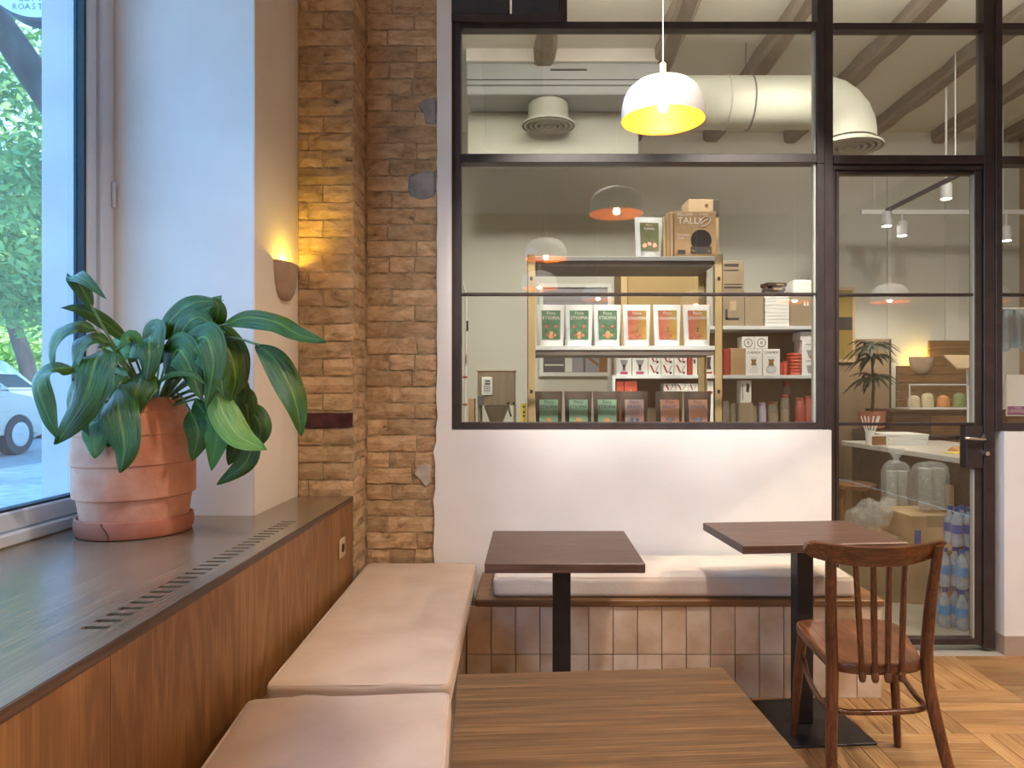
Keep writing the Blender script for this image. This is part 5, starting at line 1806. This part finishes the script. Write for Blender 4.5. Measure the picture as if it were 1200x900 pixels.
def jar(name, label, px, pw, ptop, mat, lid=None, group=None, fill=None):
    r = pw / 2 * YI / F
    h = sz_(ptop, YI) - Z3
    t = thing(name, label, 'jar', (sx_(px, YI), YI + (.16 if px == 931 else .06), Z3 + .0005), 0, group)
    obj('jar_body', lathe([(r * .92, 0), (r, .006), (r, h * .72), (r * .82, h * .84), (r * .8, h * .9)], 18), M[mat], t, smooth=True)
    obj('jar_lid', lathe([(r * .86, h * .9), (r * .88, h * .905), (r * .86, h)], 18), M[lid or mat], t, smooth=True)
    if fill: obj('contents', lathe([(r * .85, .005), (r * .88, h * .55)], 16), M[fill], t, smooth=True)
    return t


jar('glass_jar', 'clear glass jar at the left end of the low back shelf', 853, 9, 470, 'jar_glass', group='glass jars')
jar('glass_jar', 'clear glass jar just right of the leftmost jar', 862, 8, 473, 'jar_glass', group='glass jars', fill='jar_fill')
jar('lilac_tin', 'pale lilac tin on the low back shelf', 896.5, 9, 472, 'lilac')
jar('filled_jar', 'jar of pale beans with a brown lid on the low back shelf', 909, 12, 471, 'jar_glass', 'print_brown', fill='jar_fill')
jar('red_jar', 'red topped glass jar right of the bean jar', 923, 11, 462, 'jar_glass', 'jar_red', fill='jar_fill')
jar('tall_jar', 'tallest glass jar at the back of the low shelf', 931, 9, 447, 'jar_glass', 'jar_red')
jar('red_jar', 'squat red jar near the right end of the low shelf', 941, 11, 466, 'jar_red', group='red jars')
jar('red_jar', 'red jar at the far right end of the low shelf', 951, 10, 464, 'jar_red', group='red jars')
jar('glass_jar', 'small clear jar left of the lilac tin', 886, 8, 476, 'jar_glass', group='glass jars')

# tall tan cupboard behind the rack, serving hatch in the wall
t = thing('tan_cupboard', 'tall tan cupboard behind the right half of the display rack', 'cupboard', (1.035, 5.93, 0))
obj('carcass', B(-.32, .32, -.22, .22, 0, 2.30, .003), M['gold_panel'], t)
obj('door', B(-.262, .318, -.232, -.221, .02, 2.28, .002), M['gold_panel'], t)
obj('stile', B(-.318, -.268, -.236, -.221, .02, 2.28, .002), M['brass'], t)

x0, x1, z0, z1 = sx_(632, YB), sx_(716, YB), sz_(441, YB), sz_(333, YB)
t = thing('framed_picture', 'white framed picture in greys on the shop wall behind the rack', 'picture', ((x0 + x1) / 2, YB - .012, z0))
w, h = (x1 - x0) / 2, z1 - z0
bm = B(-w, w, -.03, .012, 0, .035)
B(-w, w, -.03, .012, h - .035, h, bm=bm)
B(-w, -w + .035, -.03, .012, .035, h - .035, bm=bm)
B(w - .035, w, -.03, .012, .035, h - .035, bm=bm)
obj('frame', bm, M['white'], t)
obj('sheet', B(-w + .035, w - .035, -.004, .010, .035, h - .035), M['grey_lilac'], t)
slab('dark_area', t, -w + .04, -.10, .04, h * .42, -.0045, 'slate_dark')
slab('shelf_line', t, -w + .05, -.11, h * .115, h * .13, -.0062, 'white')
slab('white_strip', t, -.095, -.03, .04, h * .40, -.0045, 'white')
slab('dark_upright', t, .075, .095, .04, h * .40, -.0045, 'slate_dark')
poly_print('dark_stroke', t, [(.095, h * .24), (.095, h * .21), (.22, h * .10), (.22, h * .135)], -.0046, 'print_brown')
slab('brown_strip', t, .225, w - .04, .04, h * .4, -.0045, 'print_brown')
slab('dark_band', t, -w + .045, w - .04, h * .80, h * .83, -.0045, 'print_grey')

# filling machine with hopper on its work table, pipe, yellow box
YM = 4.62
wt = thing('work_table', 'steel work table carrying the filling machine left of the rack', 'table', (-.237, 4.85, 0))
obj('tabletop', B(-.21, .21, -.28, .28, .90, .93, .003), M['steel_brushed'], wt)
for sx1 in (-.18, .18):
    for sy1 in (-.25, .25): obj('leg', B(sx1 - .02, sx1 + .02, sy1 - .02, sy1 + .02, 0, .90), M['steel_brushed'], wt)
mc = thing('filling_machine', 'brown metal filling machine with a white keypad left of the rack', 'machine', (sx_(582, YM), YM + .13, .931))
xm, zm = sx_(582, YM), .931


def mX(px): return sx_(px, YM) - xm


def mZ(py): return sz_(py, YM) - zm


obj('housing', B(mX(559.5), mX(603.5), -.13, .13, mZ(475), mZ(435.5), .004), M['steel_brushed'], mc)
obj('lid', B(mX(558), mX(604.5), -.135, .135, mZ(435.3), mZ(433.8), .002), M['kraft_light'], mc)
kp = obj('keypad', B(mX(564.5), mX(577), -.142, -.131, mZ(463), mZ(442), .004, 2), M['white'], mc)
slab('keypad_face', kp, mX(566.5), mX(575.5), mZ(461), mZ(444), -.1425, 'shelf_white')
for py in (446.3, 449.5): slab('display', kp, mX(568.5), mX(574.5), mZ(py + 1.2), mZ(py - .6), -.144, 'print_dark')
for r_ in range(3):
    for c_ in range(3): slab('key', kp, mX(567.5 + c_ * 2.6), mX(569.3 + c_ * 2.6), mZ(458.5 - r_ * 2.5), mZ(456.9 - r_ * 2.5), -.144, 'print_grey')
obj('drive_box', B(mX(560), mX(567), -.15, -.131, mZ(475), mZ(463.5), .003), M['slate_dark'], mc)
bm = bmesh.new()
r0 = [bm.verts.new((mX(a), b, mZ(476))) for a, b in ((567, -.12), (596, -.12), (596, .1), (567, .1))]
r1 = [bm.verts.new((mX(a), b, mZ(502))) for a, b in ((576, -.06), (586, -.06), (586, .04), (576, .04))]
for i in range(4): bm.faces.new((r0[i], r0[(i + 1) % 4], r1[(i + 1) % 4], r1[i]))
bm.faces.new(r0[::-1]); bm.faces.new(r1)
obj('hopper', bm, M['steel_brushed'], mc)
for a in (559.8, 601.5): obj('leg', B(mX(a), mX(a + 2.4), -.12, -.09, 0, mZ(475)), M['steel_brushed'], mc)
for a in (559.8, 601.5): obj('leg', B(mX(a), mX(a + 2.4), .09, .12, 0, mZ(475)), M['steel_brushed'], mc)
for a in (595.5, 602): disc('valve_knob', mc, mX(a), mZ(472.5), -.135, .008, 'dark', 12)
obj('valve', sweep([(mX(596), -.14, mZ(475)), (mX(597), -.145, mZ(482)), (mX(599), -.14, mZ(488))], .006, n=8), M['chrome'], mc, smooth=True)
t, w, h, yf = carton('yellow_box', 'narrow yellow box with dark marks right of the filling machine', 610.2, 617, 473, .931, YM, .06, 'yellow')
for a in (.95, .84, .76): slab('dark_mark', t, -.006, .008, h * a - .01, h * a, yf, 'print_dark')
carton('small_carton', 'small brown carton left of the filling machine', 549, 556, 467, .931, YM, .1, 'kraft')
pp = thing('white_pipe', 'thin white pipe with red clips at the left edge of the glass', 'pipe', (sx_(545, 4.0), 4.0, 0))
obj('tube', sweep([(0, 0, 0), (0, 0, 1.2), (0.006, 0, 1.5), (0.006, 0, 1.86), (-.012, -.02, 1.93)], .0075, n=10), M['lamp_white'], pp, smooth=True)
for py in (442, 474): obj('clip', lathe([(.013, -.006), (.013, .006)], 12), M['red_box'], pp, smooth=True, loc=(0, 0, sz_(py, 4.0)))
obj('stop_valve', B(.008, .018, -.01, .01, sz_(388, 4), sz_(376, 4)), M['dark'], pp)

# ------------------------------------------------------------------ counter end of the shop
ct = thing('shop_counter', 'long counter with a white top and dark wooden front behind the door', 'counter', (3.03, 5.2, 0), 0.07)
obj('counter_top', B(-.40, .45, -.85, .78, .868, .905, .003), M['counter'], ct)
obj('front', B(-.33, .40, -.75, .72, .02, .866), M['dark_wood'], ct)
rc = thing('rear_counter', 'dark wooden rear counter carrying the pastry case', 'counter', (3.75, 6.47, 0))
obj('body', B(-.62, .75, -.22, .2, 0, 1.13), M['dark_wood'], rc)
obj('counter_top', B(-.64, .77, -.24, .2, 1.13, 1.155, .003), M['dark_wood'], rc)
for k in range(4):
    obj('front_board', B(-.60 + k * .335, -.275 + k * .335, -.232, -.221, .05, 1.10, .002), M['clad_wood' if k % 2 else 'dark_wood'], rc)
# pastry case
pcx, pcy = 3.72, 6.37
pc = thing('pastry_case', 'low glass pastry case with cakes on the rear counter', 'display case', (pcx, pcy, 1.156))
obj('tray', B(-.42, .42, -.12, .12, 0, .012), M['white'], pc)
obj('glass_shell', B(-.42, .42, -.12, .12, .012, .215), M['glass'], pc)
obj('top_edge', B(-.42, .42, -.122, -.108, .21, .222), M['shelf_white'], pc)
for x in (-.42, .41): obj('side_edge', B(x, x + .01, -.122, -.11, 0, .215), M['shelf_white'], pc)
for k, (x, m, nm) in enumerate(((-.32, 'cream_food', 'pale round cake at the left end of the pastry case'), (-.20, 'cream_food', 'pale cake with a flat top, second in the pastry case'), (-.06, 'orange_food', 'orange cake in the middle of the pastry case'), (.08, 'green_food', 'left green cake in the pastry case'), (.21, 'green_food', 'right green cake in the pastry case'), (.33, 'orange_food', 'orange cake at the right end of the pastry case'))):
    t = thing('cake', nm, 'cake', (pcx + x, pcy - .01, 1.169), 0, 'cakes in the pastry case')
    obj('cake_body', lathe([(.048, 0), (.052, .02), (.050, .08 + .02 * (k % 2)), (.036, .10 + .02 * (k % 2)), (.01, .11 + .02 * (k % 2))], 18), M[m], t, smooth=True)
    obj('cake_board', lathe([(.056, -.0005), (.056, .004)], 18), M['shelf_white'], t)
# cladding, wall lamp, cabinet, screen
wcx = 3.78
cl = thing('wall_cladding', 'honey coloured wooden wall cladding behind the pastry case', 'cladding', (wcx, 6.705, 1.156))
for k in range(8):
    z = k * .079
    obj('clad_board', B(-.36 if k < 5 else -.06, .45, -.018, .012, z + .001, z + .077, .002), M['clad_wood'], cl)
sconce('clay half bowl wall lamp glowing yellow on the wooden cladding of the shop', (sx_(1078, 6.70), 6.682, sz_(438, 6.7)), -PI / 2, 0.95, 1.6)
mo = thing('till_screen', 'thin till screen on a pole seen from behind on the counter', 'screen', (3.27, 5.35, .906))
obj('foot', B(-.09, .09, -.07, .07, 0, .012, .003), M['shelf_white'], mo)
obj('pole', sweep([(0, 0, .012), (0, .01, .60)], .012, n=10), M['shelf_white'], mo, smooth=True)
bm = B(-.14, .17, -.10, .10, -.006, .006, .002)
bmesh.ops.rotate(bm, verts=bm.verts[:], cent=(0, 0, 0), matrix=Matrix.Rotation(0.55, 3, 'X'))
obj('screen', bm, M['kraft_light'], mo, loc=(0, 0, .63))
# things on the counter
pa = thing('paper_stack', 'stack of white papers on the counter', 'papers', (2.86, 5.62, .906))
for k in range(5): obj('sheet_block', B(-.14, .16 + .004 * k, -.16, .16, k * .017, k * .017 + .0155, .001), M['white'], pa, rot=(0, 0, (k % 3 - 1) * .03))
yp = thing('yellow_note', 'yellow paper note lying on the counter by the door handle', 'paper', (2.86, 4.80, .906), 0.3)
obj('note', B(-.085, .085, -.06, .06, 0, .003), M['yellow_paper'], yp)
yp2 = thing('orange_note', 'folded orange card behind the yellow note on the counter', 'paper', (2.99, 4.98, .906), 0.2)
bm = bmesh.new()
prism([(-.05, 0), (.05, 0), (.0, .03)], 'x', -.07, .07, bm)
obj('card', bm, M['orange_food'], yp2)
cu = thing('cutlery_cup', 'cup of white stirrers on the papers of the counter', 'cup', (2.66, 5.62, .906))
obj('cup', lathe([(.030, 0), (.036, .10), (.033, .10), (.028, .01)], 16), M['white'], cu, smooth=True)
for k in range(9):
    a = k * 2.4
    obj('stirrer', sweep([(.012 * math.cos(a), .012 * math.sin(a), .02), (.075 * math.cos(a), .05 * math.sin(a), .215)], .0045, n=5), M['white'], cu)
fr_ = thing('desk_photo', 'small dark framed photo on the counter left of the papers', 'photo', (2.60, 5.36, .906), 0.15)
obj('frame_edge', B(-.068, .068, -.006, .006, 0, .085, .002), M['white'], fr_)
obj('frame_sheet', B(-.058, .058, -.0075, -.006, .01, .075), M['print_brown'], fr_)
# palm in a red pot, dark board behind it, ochre picture
pm = thing('potted_palm', 'dark leaved potted dracaena in front of a dark board', 'plant', (2.96, 6.22, 0))
obj('stand', B(-.12, .12, -.12, .12, 0, .98, .004), M['dark_wood'], pm)
obj('pot', lathe([(.075, .982), (.10, 1.00), (.115, 1.14), (.105, 1.14), (.10, 1.12)], 20), M['terracotta_saucer'], pm, smooth=True)
obj('trunk', sweep([(0, 0, 1.10), (.015, 0, 1.35), (.0, .01, 1.70)], [.016, .013, .010], n=8), M['bark'], pm, smooth=True)
for z0, nl, ln in ((1.42, 26, .24), (1.60, 22, .22), (1.70, 26, .25)):
    for k in range(nl):
        a = k * 2.39996 + z0
        e = 0.15 + 0.9 * ((k * 0.37) % 1)
        bm = bmesh.new()
        pr = []
        for i in range(6):
            s = i / 5
            rr = ln * s * math.cos(e * .7)
            zz_ = z0 + ln * (s * math.sin(e) - 0.75 * s * s)
            wd = .024 * math.sin(PI * min(1, .15 + s * .85)) + .001
            c_, s_ = math.cos(a), math.sin(a)
            pr.append((bm.verts.new((rr * c_ - wd * s_, rr * s_ + wd * c_, zz_)), bm.verts.new((rr * c_, rr * s_, zz_ + .004)), bm.verts.new((rr * c_ + wd * s_, rr * s_ - wd * c_, zz_))))
        for p, q in zip(pr, pr[1:]):
            bm.faces.new((p[0], p[1], q[1], q[0]))
            bm.faces.new((p[1], p[2], q[2], q[1]))
        obj('leaf', bm, M['palm'], pm)
bd = thing('dark_board', 'dark upright board behind the potted dracaena', 'board', (3.06, 6.70, 0))
obj('sheet', B(-.30, .30, -.012, .012, 0, 1.80, .002), M['tan_panel'], bd)
obj('edge', B(.285, .302, -.016, -.0125, 0, 1.80), M['print_dark'], bd)
pi = thing('ochre_picture', 'ochre picture in a pale frame on the wall at the left of the door glass', 'picture', (2.82, 6.66, 1.58))
obj('frame', B(-.19, .19, -.012, .012, 0, .70, .003), M['pale_wood'], pi)
obj('sheet', B(-.165, .165, -.0145, -.0122, .03, .67), M['picture'], pi)
slab('dark_shape', pi, -.14, .16, .30, .42, -.0146, 'print_dark')

# floor level: stool, cup bags, cartons, water packs
st = thing('wooden_stool', 'round wooden stool in front of the dark counter front', 'stool', (2.42, 5.38, 0))
obj('seat', lathe([(.15, .590), (.165, .596), (.165, .622), (.155, .630), (.02, .626)], 28), M['stool'], st, smooth=True)
for a in (0.5, 2.07, 3.64, 5.21):
    c_, s_ = math.cos(a), math.sin(a)
    obj('leg', sweep([(.11 * c_, .11 * s_, .592), (.19 * c_, .19 * s_, 0)], [.021, .017], n=10), M['stool'], st, smooth=True)
obj('foot_ring', sweep([(.155 * math.cos(a), .155 * math.sin(a), .26) for a in [2 * PI * i / 24 for i in range(24)]], .009, n=6, closed=True), M['stool'], st, smooth=True)


def film_bag(label, loc, hx, hy, hz, seed, tied=True, cups=0, group=None):
    t = thing('cup_bag', label, 'bag', loc, 0, group)
    bm = rounded(hx, hy, hz, min(hx, hy) * .55, 9, 0.01, .012, seed)
    if tied:
        for v in bm.verts:
            if v.co.z > hz * .7:
                k = (v.co.z - hz * .7) / (hz * .35)
                v.co.x *= 1 - .35 * k
                v.co.y *= 1 - .35 * k
    obj('film', bm, M['film'], t, smooth=True, angle=3, loc=(0, 0, hz))
    if tied:
        obj('gathered_neck', lathe([(.03, 2 * hz - .01), (.018, 2 * hz + .02), (.045, 2 * hz + .06), (.055, 2 * hz + .09)], 14, cap1=False), M['film'], t, smooth=True)
    return t


def cup_stack(parent, x, y, n, r, z0=0.012, dzc=.012):
    bm = bmesh.new()
    for k in range(n):
        z = z0 + k * dzc
        lathe([(r * .80, z), (r, z + dzc * .85), (r * 1.03, z + dzc * .9), (r * .95, z + dzc)], 14, bm=bm, cap0=False, cap1=False)
    return obj('cup_stack', bm, M['cup'], parent, smooth=True, loc=(x, y, 0), angle=0.6)


CB = 0.555       # top of the cartons
t = thing('large_carton', 'brown taped carton under the bags of cups behind the door', 'box', (2.48, 4.62, 0))
obj('carton', B(-.13, .12, -.17, .18, 0, CB - .22, .004), M['kraft_light'], t)
t2 = thing('large_carton', 'wide brown carton on top, with blue print, beside the water bottles', 'box', (2.485, 4.60, CB - .219))
obj('carton', B(-.145, .145, -.19, .20, 0, .218, .004), M['kraft_light'], t2)
obj('tape', B(-.05, .145, -.1915, -.190, .15, .2195), M['kraft_dull'], t2)
slab('blue_print', t2, -.125, -.085, .03, .13, -.1905, 'label_blue')
bagA = film_bag('tall clear bag of stacked cups on the cartons, right one', (2.545, 4.57, CB + .004), .095, .09, .150, 11, tied=False, group='bags of cups')
for x in (-.045, .045): cup_stack(bagA, x * .95, -.02, 22, .040)
bagB = film_bag('clear tied bag of stacked cups behind the tall bag', (2.490, 4.885, CB - .095), .085, .075, .19, 12, tied=True, group='bags of cups')
cup_stack(bagB, .035, -.015, 22, .036, dzc=.014)
cup_stack(bagB, -.038, -.015, 22, .036, dzc=.014)
t3 = thing('low_carton', 'plain brown carton under the tied bag of cups', 'box', (2.49, 4.90, 0))
obj('carton', B(-.10, .10, -.09, .12, 0, CB - .102, .003), M['kraft_dull'], t3)
cr_ = thing('crumpled_bag', 'crumpled clear plastic heap beside the bags of cups', 'bag', (2.20, 4.58, .495))
for k, (dx, dz2, r_) in enumerate(((-.12, .02, .065), (-.03, .06, .075), (.05, .04, .08), (-.06, -.02, .06), (.09, .10, .05), (.0, .0, .07))):
    bm = bmesh.new()
    bmesh.ops.create_icosphere(bm, subdivisions=3, radius=r_)
    for v in bm.verts: v.co *= 1 + .28 * noise.noise(v.co * 22 + Vector((k * 7, 0, 0)))
    obj('fold', bm, M['film'], cr_, smooth=True, angle=3, loc=(dx, .02 * (k % 3), dz2))
t4 = thing('side_carton', 'tan carton under the crumpled plastic heap', 'box', (2.20, 4.68, 0))
obj('carton', B(-.13, .13, -.2, .12, 0, .405, .003), M['kraft_dull'], t4)
t5 = thing('dark_crate', 'dark brown crate against the counter behind the water bottles', 'box', (2.64, 4.72, 0))
obj('crate_body', B(.0, .055, -.16, .1, 0, .72, .003), M['kraft'], t5)


def bottle_bm():
    return lathe([(.026, 0), (.031, .006), (.031, .05), (.028, .058), (.031, .066), (.031, .135), (.027, .155), (.014, .185), (.012, .192), (.012, .204)], 12)


wb = 0
bprot = {}
levels = ('bottom', 'middle', 'top')
for lvl in range(3):
    for ix in range(3):
        for iy in range(2):
            x = 2.395 + ix * .066 - (0.0)
            y = 3.98 + iy * .066
            z = lvl * .226 + .001
            if lvl == 2: y += .05
            lab = '%s layer water bottle, %s column from the left, %s row' % (levels[lvl], ords[ix], ('front', 'back')[iy])
            key = 'label_sky' if lvl < 2 else 'label_blue'
            if key not in bprot:
                t = thing('water_bottle', lab, 'bottle', (x, y, z), 0, 'packed water bottles')
                obj('bottle_body', bottle_bm(), M['water'], t, smooth=True)
                obj('bottle_label', lathe([(.0315, .072), (.0315, .122)], 12, cap0=False, cap1=False), M[key], t, smooth=True)
                obj('bottle_cap', lathe([(.0145, .196), (.0145, .216), (.012, .218)], 10), M['label_blue'], t, smooth=True)
                bprot[key] = t
            else:
                t = copy_tree(bprot[key])
                t.location = (x, y, z)
                t['label'] = lab
for lvl in range(2):
    for k, (x, y) in enumerate(((2.327, 4.03), (2.327, 4.10))):
        t = copy_tree(bprot['label_sky'])
        t.location = (x, y, lvl * .226 + .001)
        t['label'] = '%s layer water bottle at the left end of the packs, %s one' % (levels[lvl], ('front', 'back')[k])

# poster card and blue cloth behind the pane at the far right
pc_ = thing('poster_card', 'white card with purple print stuck behind the right pane', 'card', (sx_(1192, 3.672), 3.668, sz_(487.5, 3.672)))
obj('sheet', B(-.060, .060, -.0015, .0015, 0, .212), M['white'], pc_)
o = obj('purple_band', B(-.054, .054, -.0030, -.0016, .006, .05), M['paper_purple'], pc_)
obj('lettering', text_bm('AUDIOGUIA', .024), M['print_white'], o, loc=(0, -.0036, .018), rot=(PI / 2, 0, 0))
obj('lettering', text_bm('SCAN', .012), M['print_white'], o, loc=(0, -.0036, .038), rot=(PI / 2, 0, 0))
aw = thing('blue_cloth', 'pale blue pleated cloth hanging behind the right pane', 'cloth', (2.95, 4.3, sz_(410, 4.3)))
bm = bmesh.new()
rows = []
for j in range(5):
    rows.append([bm.verts.new((-.15 + .5 * i / 40, .018 * math.sin(i * 1.1), .24 * j / 4 - (.012 * math.sin(i * .55) if j == 0 else 0))) for i in range(41)])
for a, b in zip(rows, rows[1:]):
    for i in range(40): bm.faces.new((a[i], a[i + 1], b[i + 1], b[i]))
bmesh.ops.solidify(bm, geom=bm.faces[:], thickness=.004)
obj('cloth_sheet', bm, M['awning_blue'], aw, smooth=True, angle=2)
obj('cloth_rail', sweep([(-.16, 0, .245), (.36, 0, .245)], .008, n=8), M['lamp_white'], aw)
for x in (-.14, .34): obj('hanging_cord', sweep([(x, 0, .25), (x, 0, SC - sz_(410, 4.3))], .003, n=5), M['lamp_white'], aw)

# ------------------------------------------------------------------ street outside
GZ = 0.30
o = obj('ground', B(-40, -1.93, -15, 60, GZ - .3, GZ - .02), M['asphalt']); o['kind'] = 'structure'
gd = o
sl = None
for i in range(8):
    for j in range(10):
        x, y = -6.6 + i * .58, 5.2 + j * .58
        if not (-.80 < x / y < -.62) or x > -3.2: continue
        if sl is None: sl = obj('paving_slab', B(-.285, .285, -.285, .285, -.03, 0, .006), M['pavement'], gd, loc=(x, y, GZ - .005))
        else: copy_obj(sl, gd, (x, y, GZ - .005 + rnd.uniform(-.003, .003)))


def car(name, label, loc, paint, ground):
    """length runs along y, front at +y"""
    t = thing(name, label, 'car', (loc[0], loc[1], ground))
    lo = [(-2.05, .30), (-2.12, .55), (-2.10, .92), (-1.98, 1.02), (0.95, 1.02), (1.55, .93), (1.92, .82), (2.05, .62), (2.06, .32), (1.75, .24), (-1.8, .24)]
    bm = prism(lo, 'x', -.84, .84)
    bmesh.ops.bevel(bm, geom=[e for e in bm.edges if abs(e.verts[0].co.x - e.verts[1].co.x) < .01], offset=.09, segments=3, affect='EDGES')
    obj('body', bm, M[paint], t, smooth=True, angle=.5)
    cab = [(-1.95, 1.0), (-1.80, 1.50), (-1.55, 1.64), (-.2, 1.68), (.35, 1.60), (1.25, 1.0)]
    bm = bmesh.new()
    a = [bm.verts.new((-.80 + (.12 if z > 1.1 else 0), y, z)) for y, z in cab]
    b = [bm.verts.new((.80 - (.12 if z > 1.1 else 0), y, z)) for y, z in cab]
    bm.faces.new(a); bm.faces.new(b[::-1])
    for i in range(len(cab)): bm.faces.new((a[i], a[(i + 1) % len(cab)], b[(i + 1) % len(cab)], b[i]))
    bmesh.ops.bevel(bm, geom=bm.edges[:], offset=.04, segments=2, affect='EDGES')
    obj('cabin', bm, M[paint], t, smooth=True, angle=.5)
    for s in (-1, 1):
        for pts in (((-1.72, 1.08), (-1.62, 1.46), (-.75, 1.55), (-.75, 1.08)), ((-.68, 1.08), (-.68, 1.55), (.25, 1.51), (.98, 1.08))):
            bm = bmesh.new()
            f0 = [bm.verts.new((s * (.815 - (.12 * (z - 1.0) / .5)), y, z)) for y, z in pts]
            bm.faces.new(f0)
            bmesh.ops.solidify(bm, geom=bm.faces[:], thickness=.02)
            obj('side_window', bm, M['car_glass'], t)
        obj('roof_rail', sweep([(s * .62, -1.5, 1.66), (s * .62, -1.3, 1.72), (s * .62, .0, 1.72), (s * .62, .2, 1.66)], .016, n=6), M['dark'], t, smooth=True)
        for y in (-1.30, 1.28):
            bm = lathe([(.20, -.10), (.31, -.10), (.325, -.07), (.325, .07), (.31, .10), (.20, .10)], 24)
            bmesh.ops.rotate(bm, verts=bm.verts[:], cent=(0, 0, 0), matrix=Matrix.Rotation(PI / 2, 3, 'Y'))
            wh = obj('wheel', bm, M['tyre'], t, smooth=True, angle=.6, loc=(s * .76, y, .325))
            bm = lathe([(.195, -.108), (.15, -.112), (.05, -.10), (.05, .10), (.15, .112), (.195, .108)], 20)
            bmesh.ops.rotate(bm, verts=bm.verts[:], cent=(0, 0, 0), matrix=Matrix.Rotation(PI / 2, 3, 'Y'))
            obj('hub', bm, M['hub'], wh, smooth=True, angle=.6)
        for y in (-.70, .45): obj('door_handle', B(s * .845 - .01, s * .845 + .01, y - .09, y + .05, .90, .93), M[paint], t)
        bm = B(s * .70 - .12, s * .70 + .12, 1.85, 2.03, .62, .78, .03)
        obj('headlight', bm, M['sign_face'], t)
    return t


car('parked_car', 'silver parked car whose front wheel shows nearest the window', (-9.0, 10.15, 0), 'car_silver', GZ - .02)
car('parked_car', 'pale blue parked car behind the silver one, roof rails showing', (-11.2, 14.05, 0), 'car_blue', GZ - .02)


def tree(label, trunk, radii, clumps, mat, n, size, seed):
    base = Vector(trunk[0])
    t = thing('street_tree', label, 'tree', base)
    pts = [Vector(p) - base for p in trunk]
    obj('trunk', sweep(bez(pts, 4), [radii[0] + (radii[1] - radii[0]) * i / (4 * (len(pts) - 1)) for i in range(4 * (len(pts) - 1) + 1)], n=12), M['bark'], t, smooth=True)
    r = random.Random(seed)
    vs, fs = [], []
    tot = sum(c[3] ** 2 for c in clumps)
    for cx, cy, cz, cr_ in clumps:
        # a branch into each clump
        c0 = Vector((cx, cy, cz)) - base
        for k in range(int(n * cr_ ** 2 / tot)):
            d = Vector((r.gauss(0, 1), r.gauss(0, 1), r.gauss(0, 1))).normalized() * cr_ * (r.random() ** 0.45)
            d.z *= .75
            c = c0 + d
            a = Vector((r.gauss(0, 1), r.gauss(0, 1), r.gauss(0, .6))).normalized()
            b = a.cross(Vector((r.gauss(0, 1), r.gauss(0, 1), r.gauss(0, 1)))).normalized()
            s = size * r.uniform(.6, 1.3)
            i = len(vs)
            vs += [c - a * s, c + b * s * .42, c + a * s, c - b * s * .42]
            fs.append((i, i + 1, i + 2, i + 3))
    me = bpy.data.meshes.new('foliage')
    me.from_pydata(vs, [], fs)
    me.materials.append(M[mat])
    o = bpy.data.objects.new('foliage', me)
    COL.objects.link(o)
    o.parent = t
    o['kind'] = 'stuff'
    return t


g = GZ - .02
tree('near street tree with a thick dark leaning limb at the top left', [(-4.2, 8.5, g), (-4.35, 8.4, 2.2), (-4.95, 8.1, 3.85), (-5.62, 8.0, 4.95), (-6.5, 8.0, 6.2), (-7.3, 8.2, 7.2)], (.24, .12),
     [(-9.3, 12.6, 4.6, 1.7), (-8.6, 11.6, 3.5, 1.2), (-9.9, 13.6, 3.4, 1.2), (-7.4, 10.2, 5.6, 1.3), (-8.0, 11.6, 2.75, .8), (-6.8, 9.8, 4.2, .9)], 'foliage_dark', 10500, .085, 1)
tree('slim street tree with a bare curved trunk behind the parked cars', [(-13.9, 20.2, g), (-14.2, 20.2, 2.0), (-14.7, 20.3, 3.5), (-14.6, 20.5, 5.2)], (.24, .14),
     [(-15.5, 22.5, 6.6, 2.2), (-13.8, 20.5, 6.4, 1.8), (-16.4, 22.5, 4.6, 1.3)], 'foliage_light', 7000, .14, 2)
tree('far pale green tree at the end of the street view', [(-22.5, 32.0, g), (-22.6, 32.0, 2.0), (-22.4, 32.2, 4.0)], (.3, .2),
     [(-22.5, 32, 4.2, 3.0), (-20.0, 30, 3.0, 2.2), (-24.0, 33, 2.6, 2.4), (-21.5, 32, 1.6, 1.8)], 'foliage_light', 8000, .17, 3)

sg = thing('round_sign', 'round pale shop sign with dark lettering hanging outside the window', 'sign', (sx_(52, 4.0), 4.0, EYE + 497 * 4 / F))
R_ = 72 * 4 / F
bm = lathe([(R_ - .012, -.055), (R_, -.05), (R_, .05), (R_ - .012, .055)], 56)
bmesh.ops.rotate(bm, verts=bm.verts[:], cent=(0, 0, 0), matrix=Matrix.Rotation(PI / 2, 3, 'X'))
obj('rim', bm, M['sign_rim'], sg, smooth=True, angle=.5)
bm = lathe([(R_ - .016, 0), (R_ - .016, .004)], 56)
bmesh.ops.rotate(bm, verts=bm.verts[:], cent=(0, 0, 0), matrix=Matrix.Rotation(PI / 2, 3, 'X'))
fc = obj('face', bm, M['sign_face'], sg, loc=(0, -.055, 0))
px4 = 4.0 / F


def spaced(txt, zc, size, pitch):
    for i, c in enumerate(txt):
        obj('lettering', text_bm(c, size), M['print_slate'], fc, loc=((i - (len(txt) - 1) / 2) * pitch, -.0055, zc), rot=(PI / 2, 0, 0))


spaced('COFFEE', -(42 + 8.3) * px4, .046, 7.6 * px4)
spaced('ROASTERS', -(42 + 17.5) * px4, .046, 7.4 * px4)
obj('bracket', sweep([(R_ - .02, 0, 0), (-1.88 - sx_(52, 4.0), 0, 0)], .016, n=8), M['sign_rim'], sg)
